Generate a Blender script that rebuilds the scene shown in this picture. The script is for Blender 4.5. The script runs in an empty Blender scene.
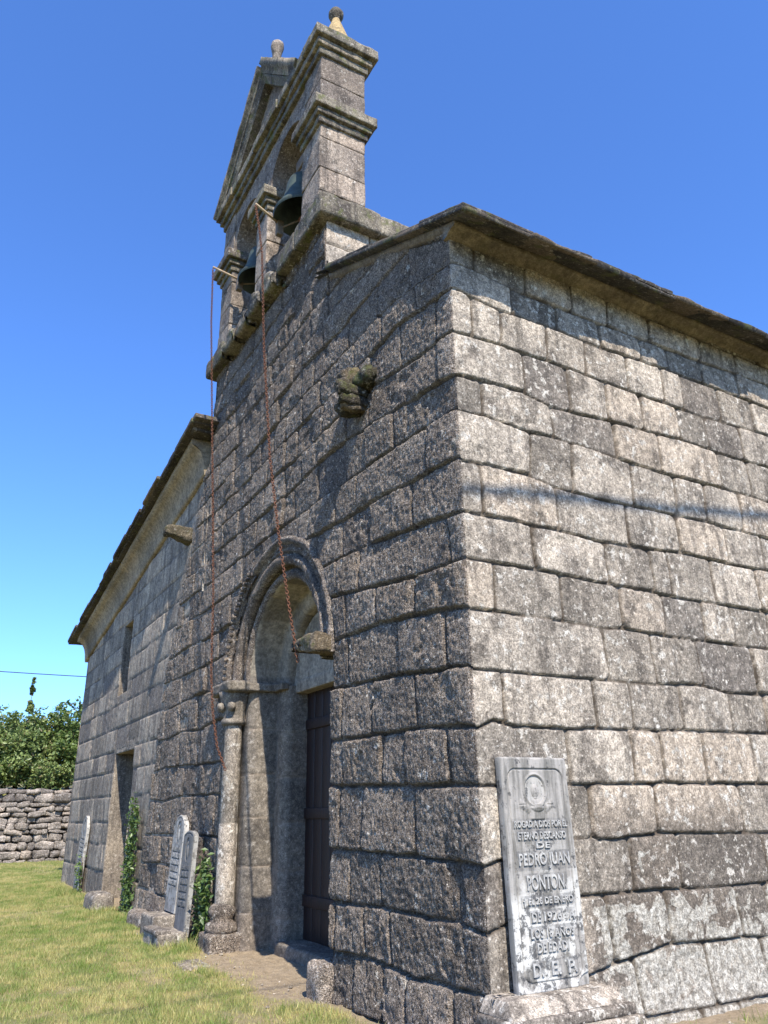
import bpy, math, random
import numpy as np
from mathutils import Vector, Matrix
PI = math.pi
SC = bpy.context.scene
COL = SC.collection
RNG = np.random.default_rng(7)
random.seed(7)

# ------------------------------------------------------------------ noise
def _h(ix, iy, iz, seed):
    M = np.uint32(0xffffffff)
    h = (ix.astype(np.int64)*374761393 + iy.astype(np.int64)*668265263 + iz.astype(np.int64)*2147483647 + seed*974634777) & 0xffffffff
    h = ((h ^ (h >> 13))*1274126177) & 0xffffffff
    h = ((h ^ (h >> 16))*2246822519) & 0xffffffff
    return ((h ^ (h >> 15)) & 0xffffff)/float(0xffffff)
def vnoise(x, y, z=None, seed=0):
    x = np.asarray(x, float); y = np.asarray(y, float)
    xi = np.floor(x); yi = np.floor(y); fx = x-xi; fy = y-yi
    fx = fx*fx*fx*(fx*(fx*6-15)+10); fy = fy*fy*fy*(fy*(fy*6-15)+10)
    zz = np.zeros_like(xi)
    def lay(zi):
        a = _h(xi, yi, zi, seed); b = _h(xi+1, yi, zi, seed)
        c = _h(xi, yi+1, zi, seed); d = _h(xi+1, yi+1, zi, seed)
        return (a*(1-fx)+b*fx)*(1-fy)+(c*(1-fx)+d*fx)*fy
    if z is None:
        return lay(zz)*2-1
    z = np.asarray(z, float); zi = np.floor(z); fz = z-zi; fz = fz*fz*(3-2*fz)
    return (lay(zi)*(1-fz)+lay(zi+1)*fz)*2-1
def fbm(x, y, z=None, seed=0, oct=4, gain=.5):
    s = 0; a = 1; t = 0; f = 1
    for o in range(oct):
        s = s + a*vnoise(np.asarray(x)*f, np.asarray(y)*f, None if z is None else np.asarray(z)*f, seed+o*17)
        t += a; a *= gain; f *= 2.03
    return s/t
def sstep(t, a=0., b=1.):
    t = np.clip((t-a)/(b-a), 0, 1); return t*t*(3-2*t)

# ------------------------------------------------------------------ mesh collecting
class MB:
    def __init__(s): s.V = []; s.Q = []; s.T = []; s.C = []; s.n = 0
    def add(s, V, Q=None, T=None, c=(.5, 0, 0, 0)):
        V = np.asarray(V, float).reshape(-1, 3); n = len(V)
        if Q is not None and len(Q): s.Q.append(np.asarray(Q, int)+s.n)
        if T is not None and len(T): s.T.append(np.asarray(T, int)+s.n)
        c = np.asarray(c, float)
        if c.ndim == 1: c = np.tile(c, (n, 1))
        s.C.append(c); s.V.append(V); s.n += n
    def build(s, name, mat, parent=None, smooth=True, sharp=None):
        V = np.concatenate(s.V); C = np.concatenate(s.C)
        Q = np.concatenate(s.Q) if s.Q else np.zeros((0, 4), int)
        T = np.concatenate(s.T) if s.T else np.zeros((0, 3), int)
        me = bpy.data.meshes.new(name)
        me.vertices.add(len(V)); me.vertices.foreach_set('co', V.astype(np.float32).ravel())
        L = np.concatenate([Q.ravel(), T.ravel()]).astype(np.int32)
        me.loops.add(len(L)); me.loops.foreach_set('vertex_index', L)
        tot = np.concatenate([np.full(len(Q), 4), np.full(len(T), 3)]).astype(np.int32)
        st = np.concatenate([[0], np.cumsum(tot)[:-1]]).astype(np.int32)
        me.polygons.add(len(tot)); me.polygons.foreach_set('loop_start', st); me.polygons.foreach_set('loop_total', tot)
        me.polygons.foreach_set('use_smooth', np.full(len(tot), smooth))
        me.update(calc_edges=True); me.validate()
        at = me.color_attributes.new('tint', 'FLOAT_COLOR', 'POINT')
        at.data.foreach_set('color', C.astype(np.float32).ravel())
        if sharp and smooth:
            me.set_sharp_from_angle(angle=math.radians(sharp))
        o = bpy.data.objects.new(name, me); COL.objects.link(o)
        if mat: me.materials.append(mat)
        if parent: o.parent = parent
        return o
def gridQ(nu, nv):
    i = np.arange(nu-1)[:, None]; j = np.arange(nv-1)[None, :]
    a = i*nv+j
    return np.stack([a, a+nv, a+nv+1, a+1], -1).reshape(-1, 4)
def empty(name, loc, label, cat, group=None):
    o = bpy.data.objects.new(name, None); COL.objects.link(o); o.location = loc
    tag(o, label, cat, group); return o
def tag(o, label=None, cat=None, group=None, kind=None):
    if label: o['label'] = label
    if cat: o['category'] = cat
    if group: o['group'] = group
    if kind: o['kind'] = kind
    return o
def under(o, root):
    """mesh is written in world coordinates: keep it there under a moved root"""
    o.parent = root; o.matrix_parent_inverse = Matrix.Translation(root.location).inverted(); return o

def axisvals(a, b, d, r):
    n = max(2, int(round((b-a)/d))+1)
    v = np.linspace(a, b, n)
    if (b-a) > 2.4*r: v = np.unique(np.round(np.concatenate([v, [a+r*.3, a+r, b-r, b-r*.3]]), 5))
    return v
def rbox(mb, x0, x1, y0, y1, z0, z1, r=.02, d=.08, n=.008, seed=0, c=None, tf=None, ns=5., taper=None):
    """rounded, noise worn stone block"""
    xs, ys, zs = axisvals(x0, x1, d, r), axisvals(y0, y1, d, r), axisvals(z0, z1, d, r)
    P = []; Qs = []; off = 0
    def face(A, B, fn, flip):
        nonlocal off
        a, b = np.meshgrid(A, B, indexing='ij'); V = fn(a.ravel(), b.ravel())
        q = gridQ(len(A), len(B)); 
        if flip: q = q[:, ::-1]
        P.append(V); Qs.append(q+off); off += len(V)
    st = lambda *k: np.stack([np.broadcast_to(t, k[0].shape if hasattr(k[0], 'shape') and k[0].ndim else k[1].shape) for t in k], -1)
    face(xs, ys, lambda a, b: np.stack([a, b, np.full_like(a, z1)], -1), False)
    face(xs, ys, lambda a, b: np.stack([a, b, np.full_like(a, z0)], -1), True)
    face(ys, zs, lambda a, b: np.stack([np.full_like(a, x1), a, b], -1), False)
    face(ys, zs, lambda a, b: np.stack([np.full_like(a, x0), a, b], -1), True)
    face(zs, xs, lambda a, b: np.stack([b, np.full_like(a, y1), a], -1), False)
    face(zs, xs, lambda a, b: np.stack([b, np.full_like(a, y0), a], -1), True)
    V = np.concatenate(P); Q = np.concatenate(Qs)
    k = np.round(V*20000).astype(np.int64)
    _, idx, inv = np.unique(k, axis=0, return_index=True, return_inverse=True)
    inv = inv.ravel(); V = V[idx]; Q = inv[Q]
    lo = np.array([x0, y0, z0])+r; hi = np.array([x1, y1, z1])-r
    mid = (lo+hi)/2; lo = np.minimum(lo, mid); hi = np.maximum(hi, mid)
    q = np.clip(V, lo, hi); dv = V-q; ln = np.linalg.norm(dv, axis=1, keepdims=True)
    N = dv/np.maximum(ln, 1e-9); V = q+N*np.minimum(ln, r)
    if taper is not None: V = taper(V)
    if n:
        nn = fbm(V[:, 0]*ns, V[:, 1]*ns, V[:, 2]*ns, seed+3, 4, .6)
        V = V+N*(nn*n)[:, None]
    if tf is not None: V = np.array([tf @ Vector(v) for v in V]) if isinstance(tf, Matrix) else tf(V)
    if c is None: c = (float(_h(np.array([seed*1.]), np.array([x0*97//1]), np.array([z0*89//1]), 5)[0]), 0, 0, 0)
    mb.add(V, Q, c=c)
def tube(mb, pts, r, seg=8, c=(.5, 0, 0, 0), caps=True, n=0):
    P = [Vector(p) for p in pts]; R = r if hasattr(r, '__len__') else [r]*len(P)
    V = []; up = Vector((0, 0, 1)); prev = None
    for i, p in enumerate(P):
        t = (P[min(i+1, len(P)-1)]-P[max(i-1, 0)]).normalized()
        a = prev if prev is not None else (up if abs(t.z) < .9 else Vector((1, 0, 0)))
        b = t.cross(a)
        if b.length < 1e-5: b = t.cross(Vector((0, 1, 0)))
        b.normalize(); a = b.cross(t).normalized(); prev = a
        for k in range(seg):
            th = 2*PI*k/seg; V.append(p+(a*math.cos(th)+b*math.sin(th))*R[i])
    Q = []; m = len(P)
    for i in range(m-1):
        for k in range(seg):
            k2 = (k+1) % seg; Q.append((i*seg+k, (i+1)*seg+k, (i+1)*seg+k2, i*seg+k2))
    V = np.array([tuple(v) for v in V]); T = []
    if caps:
        V = np.concatenate([V, [tuple(P[0]), tuple(P[-1])]])
        for k in range(seg):
            k2 = (k+1) % seg; T.append((k2, k, m*seg) if False else (k, k2, m*seg)); T.append(((m-1)*seg+k2, (m-1)*seg+k, m*seg+1))
    if n: V = V+(fbm(V[:, 0]*9, V[:, 1]*9, V[:, 2]*9, 3)*n)[:, None]
    mb.add(V, Q, T, c)
def lathe(mb, prof, loc, seg=32, c=(.5, 0, 0, 0), n=0, seed=0, sc=(1, 1)):
    pr = np.array(prof, float); m = len(pr); th = np.arange(seg)*2*PI/seg
    X = pr[:, 0][:, None]*np.cos(th)*sc[0]; Y = pr[:, 0][:, None]*np.sin(th)*sc[1]; Z = np.repeat(pr[:, 1][:, None], seg, 1)
    V = np.stack([X, Y, Z], -1).reshape(-1, 3)+np.array(loc)
    if n:
        nn = fbm(V[:, 0]*6, V[:, 1]*6, V[:, 2]*6, seed, 4, .6)*n
        ctr = np.array(loc); d = V-ctr; d[:, 2] = 0; ln = np.maximum(np.linalg.norm(d, axis=1, keepdims=True), 1e-4); V = V+d/ln*nn[:, None]
    Q = []
    for i in range(m-1):
        for k in range(seg):
            k2 = (k+1) % seg; Q.append((i*seg+k, i*seg+k2, (i+1)*seg+k2, (i+1)*seg+k))
    mb.add(V, Q, c=c)
def extrude(mb, prof, p0, p1, out, up, step=.1, n=.006, seed=0, c=(.5, 0, 0, 0), joints=0, close=True):
    """2-D profile (out, up) swept along p0 -> p1, with worn surface"""
    p0, p1, out, up = [np.array(v, float) for v in (p0, p1, out, up)]
    L = np.linalg.norm(p1-p0); k = max(2, int(L/step)+1); t = np.linspace(0, 1, k)
    pr = np.array(prof, float)
    if close: pr = np.concatenate([pr, pr[:1]])
    # subdivide the profile
    pp = [pr[0]]
    for a, b in zip(pr[:-1], pr[1:]):
        m = max(1, int(np.linalg.norm(b-a)/.06)); pp += [a+(b-a)*(i+1)/m for i in range(m)]
    pp = np.array(pp); m = len(pp)
    V = (p0+(p1-p0)*t[:, None])[:, None, :]+pp[None, :, 0, None]*out+pp[None, :, 1, None]*up
    V = V.reshape(-1, 3)
    nn = fbm(V[:, 0]*4, V[:, 1]*4, V[:, 2]*4, seed, 4, .6)
    nm = fbm(V[:, 0]*4+31, V[:, 1]*4, V[:, 2]*4, seed+5, 4, .6)
    V = V+out*(nn*n)[:, None]+up*(nm*n)[:, None]
    cc = np.tile(np.array(c, float), (len(V), 1))
    if joints:
        jb = np.floor((t*L)/joints+seed*.37); r = _h(jb, jb*0, jb*0, seed); cc[:, 0] = np.repeat(r, m)
    Q = gridQ(k, m)
    mb.add(V, Q, c=cc)
    for s0, rev in ((0, False), (k-1, True)):          # end caps
        ring = V[s0*m:(s0+1)*m]; ctr = ring.mean(0)
        T = [(i, (i+1) % m, m) if not rev else ((i+1) % m, i, m) for i in range(m)]
        mb.add(np.concatenate([ring, [ctr]]), None, T, c=cc[0])

# ------------------------------------------------------------------ materials
def newmat(name):
    m = bpy.data.materials.new(name); m.use_nodes = True; nt = m.node_tree
    return m, nt, nt.nodes['Principled BSDF']
def N(nt, t, **kw):
    n = nt.nodes.new(t)
    for k, v in kw.items():
        if k in n.inputs: n.inputs[k].default_value = v
        else: setattr(n, k, v)
    return n
def noise(nt, vec, scale, detail=4, rough=.55, dist=0):
    n = N(nt, 'ShaderNodeTexNoise'); n.inputs['Scale'].default_value = scale; n.inputs['Detail'].default_value = detail
    n.inputs['Roughness'].default_value = rough; n.inputs['Distortion'].default_value = dist
    nt.links.new(vec, n.inputs['Vector']); return n.outputs['Fac']
def ramp(nt, fac, a, b, c0=0., c1=1.):
    n = N(nt, 'ShaderNodeMapRange'); n.interpolation_type = 'SMOOTHSTEP'
    n.inputs[1].default_value = a; n.inputs[2].default_value = b; n.inputs[3].default_value = c0; n.inputs[4].default_value = c1
    nt.links.new(fac, n.inputs[0]); return n.outputs[0]
def mth(nt, op, a, b=None):
    n = N(nt, 'ShaderNodeMath'); n.operation = op
    for i, v in enumerate((a, b)):
        if v is None: continue
        if isinstance(v, (int, float)): n.inputs[i].default_value = v
        else: nt.links.new(v, n.inputs[i])
    return n.outputs[0]
def mix(nt, fac, a, b, blend='MIX'):
    n = N(nt, 'ShaderNodeMix'); n.data_type = 'RGBA'; n.blend_type = blend
    for sock, v in ((n.inputs[0], fac), (n.inputs[6], a), (n.inputs[7], b)):
        if isinstance(v, (int, float)): sock.default_value = v
        elif isinstance(v, tuple): sock.default_value = (*v, 1)
        else: nt.links.new(v, sock)
    return n.outputs[2]
def coords(nt, scale=(1, 1, 1), loc=(0, 0, 0)):
    t = N(nt, 'ShaderNodeTexCoord'); mp = N(nt, 'ShaderNodeMapping')
    mp.inputs['Scale'].default_value = scale; mp.inputs['Location'].default_value = loc
    nt.links.new(t.outputs['Object'], mp.inputs['Vector']); return mp.outputs['Vector']
def bump(nt, h, dist, strength=1., normal=None):
    b = N(nt, 'ShaderNodeBump'); b.inputs['Distance'].default_value = dist; b.inputs['Strength'].default_value = strength
    nt.links.new(h, b.inputs['Height'])
    if normal is not None: nt.links.new(normal, b.inputs['Normal'])
    return b.outputs['Normal']
def granite(name, A, B, light=(.56, .51, .43), dark=(.085, .07, .057), mortar=(.40, .32, .24), speck=62., lich=.5, darkamt=.5,
            bumpd=.012, streak=.5, spec=(.42, 1.42), moss=0., fine=.5, lth=.60, k=.8):
    m, nt, bs = newmat(name); v = coords(nt)
    at = N(nt, 'ShaderNodeAttribute'); at.attribute_name = 'tint'
    sp = N(nt, 'ShaderNodeSeparateColor'); nt.links.new(at.outputs['Color'], sp.inputs[0]); R, G, Bc = sp.outputs
    D = at.outputs['Alpha']
    col = mix(nt, ramp(nt, noise(nt, v, 1.7, 5, .6), .35, .65), A, B)
    tn = N(nt, 'ShaderNodeMapRange'); tn.inputs[3].default_value = .58; tn.inputs[4].default_value = 1.38; nt.links.new(R, tn.inputs[0])
    G = mth(nt, 'MULTIPLY', G, ramp(nt, noise(nt, v, 5., 4, .6), .4, .6, .6, 1.))
    cmb = N(nt, 'ShaderNodeCombineColor')
    for i in range(3): nt.links.new(tn.outputs[0], cmb.inputs[i])
    col = mix(nt, 1., col, cmb.outputs[0], 'MULTIPLY')
    col = mix(nt, ramp(nt, R, .86, .9, 0, .28), col, (.38, .27, .17))
    col = mix(nt, ramp(nt, R, .06, .12, .35, 0), col, (.20, .17, .15))
    # warm / cool shift stone by stone
    col = mix(nt, ramp(nt, noise(nt, v, .9, 2, .5), .45, .75, 0, .25), col, (.36, .285, .21))
    # dark crust: broad patches and rain streaks; the attribute adds crust and painted shade
    sv = coords(nt, (6, 6, .8)); st = noise(nt, sv, 1., 5, .65)
    dk = mth(nt, 'MULTIPLY', ramp(nt, st, .48, .66), streak)
    pt = mth(nt, 'MULTIPLY', ramp(nt, noise(nt, v, 3.1, 6, .68), .5, .62), darkamt)
    dk = mth(nt, 'MAXIMUM', dk, pt)
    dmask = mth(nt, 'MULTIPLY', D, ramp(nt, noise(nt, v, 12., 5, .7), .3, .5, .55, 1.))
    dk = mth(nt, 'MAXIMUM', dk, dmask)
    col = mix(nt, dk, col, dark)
    # pale lichen spots in two sizes
    l1 = ramp(nt, noise(nt, v, 11., 5, .62), lth, lth+.04); l2 = ramp(nt, noise(nt, v, 34., 3, .6), .62, .66)
    l1 = mth(nt, 'MULTIPLY', l1, ramp(nt, noise(nt, v, 2.3, 3, .5), .40, .56))
    lm = mth(nt, 'MULTIPLY', mth(nt, 'MAXIMUM', l1, mth(nt, 'MULTIPLY', l2, .6)), lich)
    col = mix(nt, lm, col, light)
    # painted-on-by-nature big crustose patches (attribute)
    bc = mix(nt, ramp(nt, noise(nt, v, 20., 5, .7), .35, .65), (.52, .485, .41), (.30, .265, .21))
    edge = ramp(nt, mth(nt, 'ADD', Bc, mth(nt, 'MULTIPLY', mth(nt, 'SUBTRACT', noise(nt, v, 5.5, 3, .55, .6), .5), 1.5)), .45, .49)
    col = mix(nt, edge, col, bc)
    mb_ = noise(nt, v, 17., 4, .7); cmb2 = N(nt, 'ShaderNodeCombineColor'); mr = ramp(nt, mb_, .36, .64, .72, 1.25)
    for i in range(3): nt.links.new(mr, cmb2.inputs[i])
    col = mix(nt, 1., col, cmb2.outputs[0], 'MULTIPLY')
    # crystal speckle
    s1 = noise(nt, v, speck, 3, .75); s2 = noise(nt, v, speck*2.7, 2, .7)
    sk = mth(nt, 'ADD', mth(nt, 'MULTIPLY', s1, .6), mth(nt, 'MULTIPLY', s2, .4))
    skr = ramp(nt, sk, .38, .62, spec[0], spec[1])
    cm2 = N(nt, 'ShaderNodeCombineColor')
    for i in range(3): nt.links.new(skr, cm2.inputs[i])
    col = mix(nt, 1., col, cm2.outputs[0], 'MULTIPLY')
    mo = mix(nt, ramp(nt, noise(nt, v, 26., 4, .7), .35, .65), mortar, tuple(x*.62 for x in mortar))
    col = mix(nt, G, col, mo)
    col = mix(nt, 1., col, (k, k, k), 'MULTIPLY')
    if moss: col = mix(nt, ramp(nt, noise(nt, v, 5., 5, .7), .52, .66, 0, moss), col, (.10, .11, .03))
    nt.links.new(col, bs.inputs['Base Color']); bs.inputs['Roughness'].default_value = .92
    bs.inputs['Specular IOR Level'].default_value = .25
    h = mth(nt, 'ADD', mth(nt, 'MULTIPLY', noise(nt, v, 24., 4, .7), 1.), mth(nt, 'MULTIPLY', s1, fine))
    nt.links.new(bump(nt, h, bumpd), bs.inputs['Normal'])
    return m
def simple(name, A, B, scale=8., rough=.8, bumpd=.003, metal=0., stretch=(1, 1, 1), lo=.35, hi=.65):
    m, nt, bs = newmat(name); v = coords(nt, stretch); A = tuple(x*.8 for x in A); B = tuple(x*.8 for x in B)
    n = noise(nt, v, scale, 6, .65); nt.links.new(mix(nt, ramp(nt, n, lo, hi), A, B), bs.inputs['Base Color'])
    bs.inputs['Roughness'].default_value = rough; bs.inputs['Metallic'].default_value = metal
    if bumpd: nt.links.new(bump(nt, n, bumpd), bs.inputs['Normal'])
    return m
def leafmat(name, A, B, dry=None, rough=.55, trans=.35):
    m, nt, bs = newmat(name); A = tuple(x*.82 for x in A); B = tuple(x*.82 for x in B); at = N(nt, 'ShaderNodeAttribute'); at.attribute_name = 'tint'
    sp = N(nt, 'ShaderNodeSeparateColor'); nt.links.new(at.outputs['Color'], sp.inputs[0])
    col = mix(nt, sp.outputs[0], A, B)
    if dry: col = mix(nt, sp.outputs[1], col, dry)
    nt.links.new(col, bs.inputs['Base Color']); bs.inputs['Roughness'].default_value = rough
    tr = N(nt, 'ShaderNodeBsdfTranslucent'); nt.links.new(col, tr.inputs['Color'])
    ms = N(nt, 'ShaderNodeMixShader'); ms.inputs[0].default_value = trans
    nt.links.new(bs.outputs[0], ms.inputs[1]); nt.links.new(tr.outputs[0], ms.inputs[2])
    nt.links.new(ms.outputs[0], nt.nodes['Material Output'].inputs['Surface']); return m

M = {}
M['nave'] = granite('weathered_granite', (.46, .39, .305), (.31, .265, .21), lich=1., darkamt=.66, streak=.6, bumpd=.008, spec=(.45, 1.38), mortar=(.10, .075, .052), lth=.565)
M['front'] = granite('rough_front_granite', (.38, .315, .25), (.26, .21, .165), lich=1., darkamt=.55, streak=.4, bumpd=.034, spec=(.16, 1.85), fine=2.2, mortar=(.17, .13, .10), speck=64., k=1.16)  # rough front stone; darkening for raking light sits in the vertex tint
M['ashlar'] = granite('smooth_ashlar', (.34, .28, .205), (.235, .195, .15), lich=.35, darkamt=.45, streak=.7, bumpd=.004, mortar=(.12, .1, .085), spec=(.6, 1.3), k=1.05)
M['jamb'] = granite('doorway_granite', (.30, .255, .195), (.19, .165, .135), lich=.3, darkamt=.5, streak=.4, bumpd=.006, spec=(.6, 1.3))
M['trim'] = granite('mossy_cornice_granite', (.27, .235, .17), (.17, .15, .115), lich=.6, darkamt=.9, streak=.8, bumpd=.012, moss=.75)
M['belfry'] = granite('bell_gable_granite', (.42, .345, .27), (.28, .225, .18), lich=.8, darkamt=.75, streak=.7, bumpd=.012, mortar=(.1, .09, .08))
M['cavetto'] = granite('pale_cornice_stone', (.36, .285, .185), (.26, .205, .135), lich=.2, darkamt=.25, streak=.3, bumpd=.003, spec=(.8, 1.15))
M['arch'] = granite('pale_arch_soffit', (.42, .37, .29), (.31, .27, .21), lich=.1, darkamt=.35, streak=.3, bumpd=.003, spec=(.8, 1.15))
M['sandy'] = granite('yellow_finial_stone', (.50, .36, .17), (.40, .29, .14), lich=.2, darkamt=.3, streak=.2, bumpd=.008, spec=(.7, 1.2))
M['slate'] = granite('slate_slabs', (.075, .065, .055), (.045, .04, .035), lich=.35, darkamt=.4, streak=.2, bumpd=.01, moss=.5, spec=(.6, 1.3))
M['bed'] = granite('roof_bed_mortar', (.30, .24, .17), (.19, .15, .11), lich=.05, darkamt=.25, streak=.2, bumpd=.012, spec=(.75, 1.2), moss=.15)
M['field'] = granite('field_stone', (.40, .34, .275), (.27, .23, .19), lich=.8, darkamt=.5, streak=.1, bumpd=.03, light=(.5, .47, .42), speck=25.)
M['moss'] = granite('mossy_spout_stone', (.12, .10, .065), (.06, .052, .03), lich=.5, darkamt=.6, streak=.2, bumpd=.03, moss=.6)
M['bronze'] = simple('verdigris_bronze', (.085, .11, .08), (.045, .055, .04), 7., .6, .003, .25)
M['wood'] = simple('dark_red_door_wood', (.03, .010, .007), (.009, .004, .003), 4., .55, .004, 0, (9, 9, .6))
M['yoke'] = simple('grey_weathered_wood', (.24, .18, .12), (.13, .10, .075), 6., .8, .004, 0, (1, 8, 8))
M['lever'] = simple('pale_lever_bar', (.52, .40, .24), (.36, .25, .15), 9., .7, .002)
M['rust'] = simple('rusty_iron', (.24, .095, .05), (.10, .05, .03), 60., .85, .001, .3)
M['dark'] = simple('dark_interior', (.012, .011, .01), (.02, .018, .015), 3., .95, 0)
M['cable'] = simple('black_cable', (.02, .02, .02), (.03, .03, .03), 3., .6, 0)
M['bark'] = simple('grey_bark', (.12, .09, .065), (.06, .045, .035), 9., .9, .02, 0, (3, 3, .6))
# ------------------------------------------------------------------ wall surface: coursed stones as relief
def coursed(u, z, J, VT, seed=0, warp=.016, jw=.009, edge=.03, depth=.04, off=.012, rough=.006, rad=.045, hole=None, tilt=.012, pillow=.01):
    uw = u+warp*fbm(u*4.5, z*4.5, None, seed+1, 3)+warp*.35*fbm(u*19, z*19, None, seed+2, 2)
    zw = z+warp*.8*fbm(u*4.1, z*4.7, None, seed+3, 3)+warp*.35*fbm(u*21, z*17, None, seed+4, 2)
    ZJ = np.stack([np.interp(uw, [p[0] for p in j], [p[1] for p in j]) for j in J])      # top to bottom
    ci = np.clip((zw[None] < ZJ).sum(0)-1, 0, len(J)-2)
    ar = np.arange(len(u))
    dt = ZJ[ci, ar]-zw; db = zw-ZJ[ci+1, ar]
    dl = np.full(len(u), 9.); dr = np.full(len(u), 9.); bi = np.zeros(len(u), int)
    for k in range(len(J)-1):
        m = ci == k
        if not m.any(): continue
        v = np.array([-99.]+list(VT[k])+[99.])
        uu = uw[m]+(.10*(_h(v[1:-1].mean()*np.ones(1)//.01 if len(v) > 2 else np.ones(1), np.ones(1)*k, np.zeros(1), seed)[0]-.5))*(dt[m]-db[m])
        i = np.clip(np.searchsorted(v, uu)-1, 0, len(v)-2)
        dl[m] = uu-v[i]; dr[m] = v[i+1]-uu; bi[m] = i
    a = np.minimum(dt, db); b = np.minimum(dl, dr)
    if hole is not None: b = np.minimum(b, hole)
    hid = ci*131+bi
    r1 = _h(hid, hid*0, hid*0, seed+11); r2 = _h(hid, hid*0, hid*0, seed+12); r3 = _h(hid, hid*0, hid*0, seed+13)
    rr = rad*(.5+r3)
    d = np.where((a < rr) & (b < rr), rr-np.hypot(rr-a, rr-b), np.minimum(a, b))
    jn = jw*(1+.9*fbm(u*3, z*3, None, seed+5, 2))
    t = np.clip((d-jn)/edge, 0, 1); prof = np.sqrt(np.clip(1-(1-t)**2.2, 0, 1))
    face = (r1-.5)*2*off+tilt*((r2-.5)*np.clip(dl-dr, -.5, .5)+(r3-.5)*2*np.clip(dt-db, -.3, .3))
    face = face+pillow*sstep(d, 0, .16)
    rg = .75*fbm(u*11, z*11, None, seed+6, 4, .62)+.95*fbm(u*38, z*38, None, seed+7, 2, .7)
    face = face+rough*rg
    # spalls: scattered hollows
    sp = fbm(u*2.7, z*2.7, None, seed+8, 4, .6); face = face-.8*rough*sstep(sp, .18, .5)*3
    dj = depth*(.75+.5*fbm(u*2.1, z*2.1, None, seed+9, 3))
    h = -dj*(1-prof)+face*prof
    mort = 1-sstep(d, jn*.9, jn+.014)
    return h, r1, mort, d, hid

JN=[[(-0.02,6.74),(0.02,6.78),(4.82,6.66)],[(-1.11,6.65),(-0.02,6.42),(0.05,6.44),(0.4,6.43),(0.73,6.38),(1.27,6.38),(1.92,6.36),(2.83,6.37),(4.74,6.4)],[(-1.83,6.27),(-0.96,6.3),(-0.02,6.13),(0.02,6.14),(0.57,6.07),(1.15,6.09),(1.87,6.06),(2.93,6.09),(4.64,6.06)],[(-1.53,5.88),(-0.59,5.72),(-0.02,5.67),(0.02,5.65),(0.53,5.67),(1.1,5.68),(1.81,5.65),(2.4,5.63),(3.11,5.63),(3.7,5.65),(4.51,5.66)],[(-2.39,5.51),(-1.46,5.41),(-0.47,5.28),(-0.02,5.21),(0.02,5.21),(0.75,5.23),(1.1,5.17),(1.74,5.19),(2.39,5.21),(2.89,5.23),(3.95,5.22),(4.38,5.23)],[(-3.03,5.01),(-1.83,4.97),(-1.0,4.95),(-0.04,4.88),(0.02,4.85),(0.28,4.86),(0.79,4.82),(1.11,4.84),(1.68,4.82),(2.0,4.79),(2.55,4.77),(3.4,4.78),(3.98,4.78),(4.24,4.76)],[(-3.01,4.61),(-2.16,4.54),(-1.73,4.56),(-0.76,4.47),(-0.04,4.41),(0.02,4.37),(0.25,4.38),(0.71,4.38),(1.07,4.32),(1.6,4.3),(2.34,4.32),(3.14,4.33),(4.1,4.3)],[(-2.55,4.14),(-1.78,4.11),(-0.79,4.01),(-0.05,3.91),(0.02,3.9),(0.69,3.9),(1.1,3.89),(1.53,3.87),(2.04,3.89),(2.65,3.92),(3.35,3.91),(3.98,3.92)],[(-2.44,3.74),(-1.59,3.64),(-0.77,3.54),(-0.06,3.5),(0.02,3.49),(0.72,3.49),(1.15,3.48),(1.47,3.47),(2.08,3.47),(2.46,3.45),(3.84,3.45)],[(-2.48,3.26),(-1.52,3.25),(-0.82,3.19),(-0.08,3.1),(0.02,3.07),(0.24,3.08),(0.94,3.07),(1.4,3.05),(1.7,3.07),(2.14,3.06),(2.83,3.06),(3.72,3.06)],[(-2.47,2.77),(-2.04,2.75),(-1.13,2.71),(-0.36,2.65),(-0.06,2.63),(0.02,2.6),(0.67,2.59),(1.33,2.6),(1.99,2.6),(2.6,2.63),(3.02,2.58),(3.58,2.6)],[(-2.46,2.25),(-1.6,2.23),(-0.79,2.23),(-0.03,2.18),(0.02,2.16),(0.17,2.22),(0.37,2.18),(0.89,2.18),(1.27,2.19),(2.27,2.21),(3.47,2.22)],[(-2.47,1.82),(-1.66,1.8),(-0.45,1.76),(-0.07,1.76),(0.02,1.75),(0.15,1.75),(0.94,1.76),(1.99,1.77),(3.33,1.77)],[(-2.46,1.25),(-1.81,1.25),(-0.85,1.24),(-0.07,1.21),(0.02,1.21),(0.18,1.25),(0.89,1.37),(1.29,1.35),(1.78,1.38),(3.2,1.35)],[(-2.45,0.8),(-1.46,0.82),(-0.4,0.82),(-0.03,0.78),(0.02,0.78),(0.15,0.82),(0.91,0.97),(1.76,0.96),(3.07,0.94)],[(-2.44,0.39),(-1.6,0.42),(-1.01,0.38),(-0.44,0.39),(-0.02,0.41),(0.02,0.4),(0.9,0.46),(1.21,0.51),(1.73,0.58),(2.95,0.54)],[(-2.43,-0.04),(-0.02,0.04),(0.02,0.05),(0.57,0.1),(1.44,0.13),(2.82,0.12)]]
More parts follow.
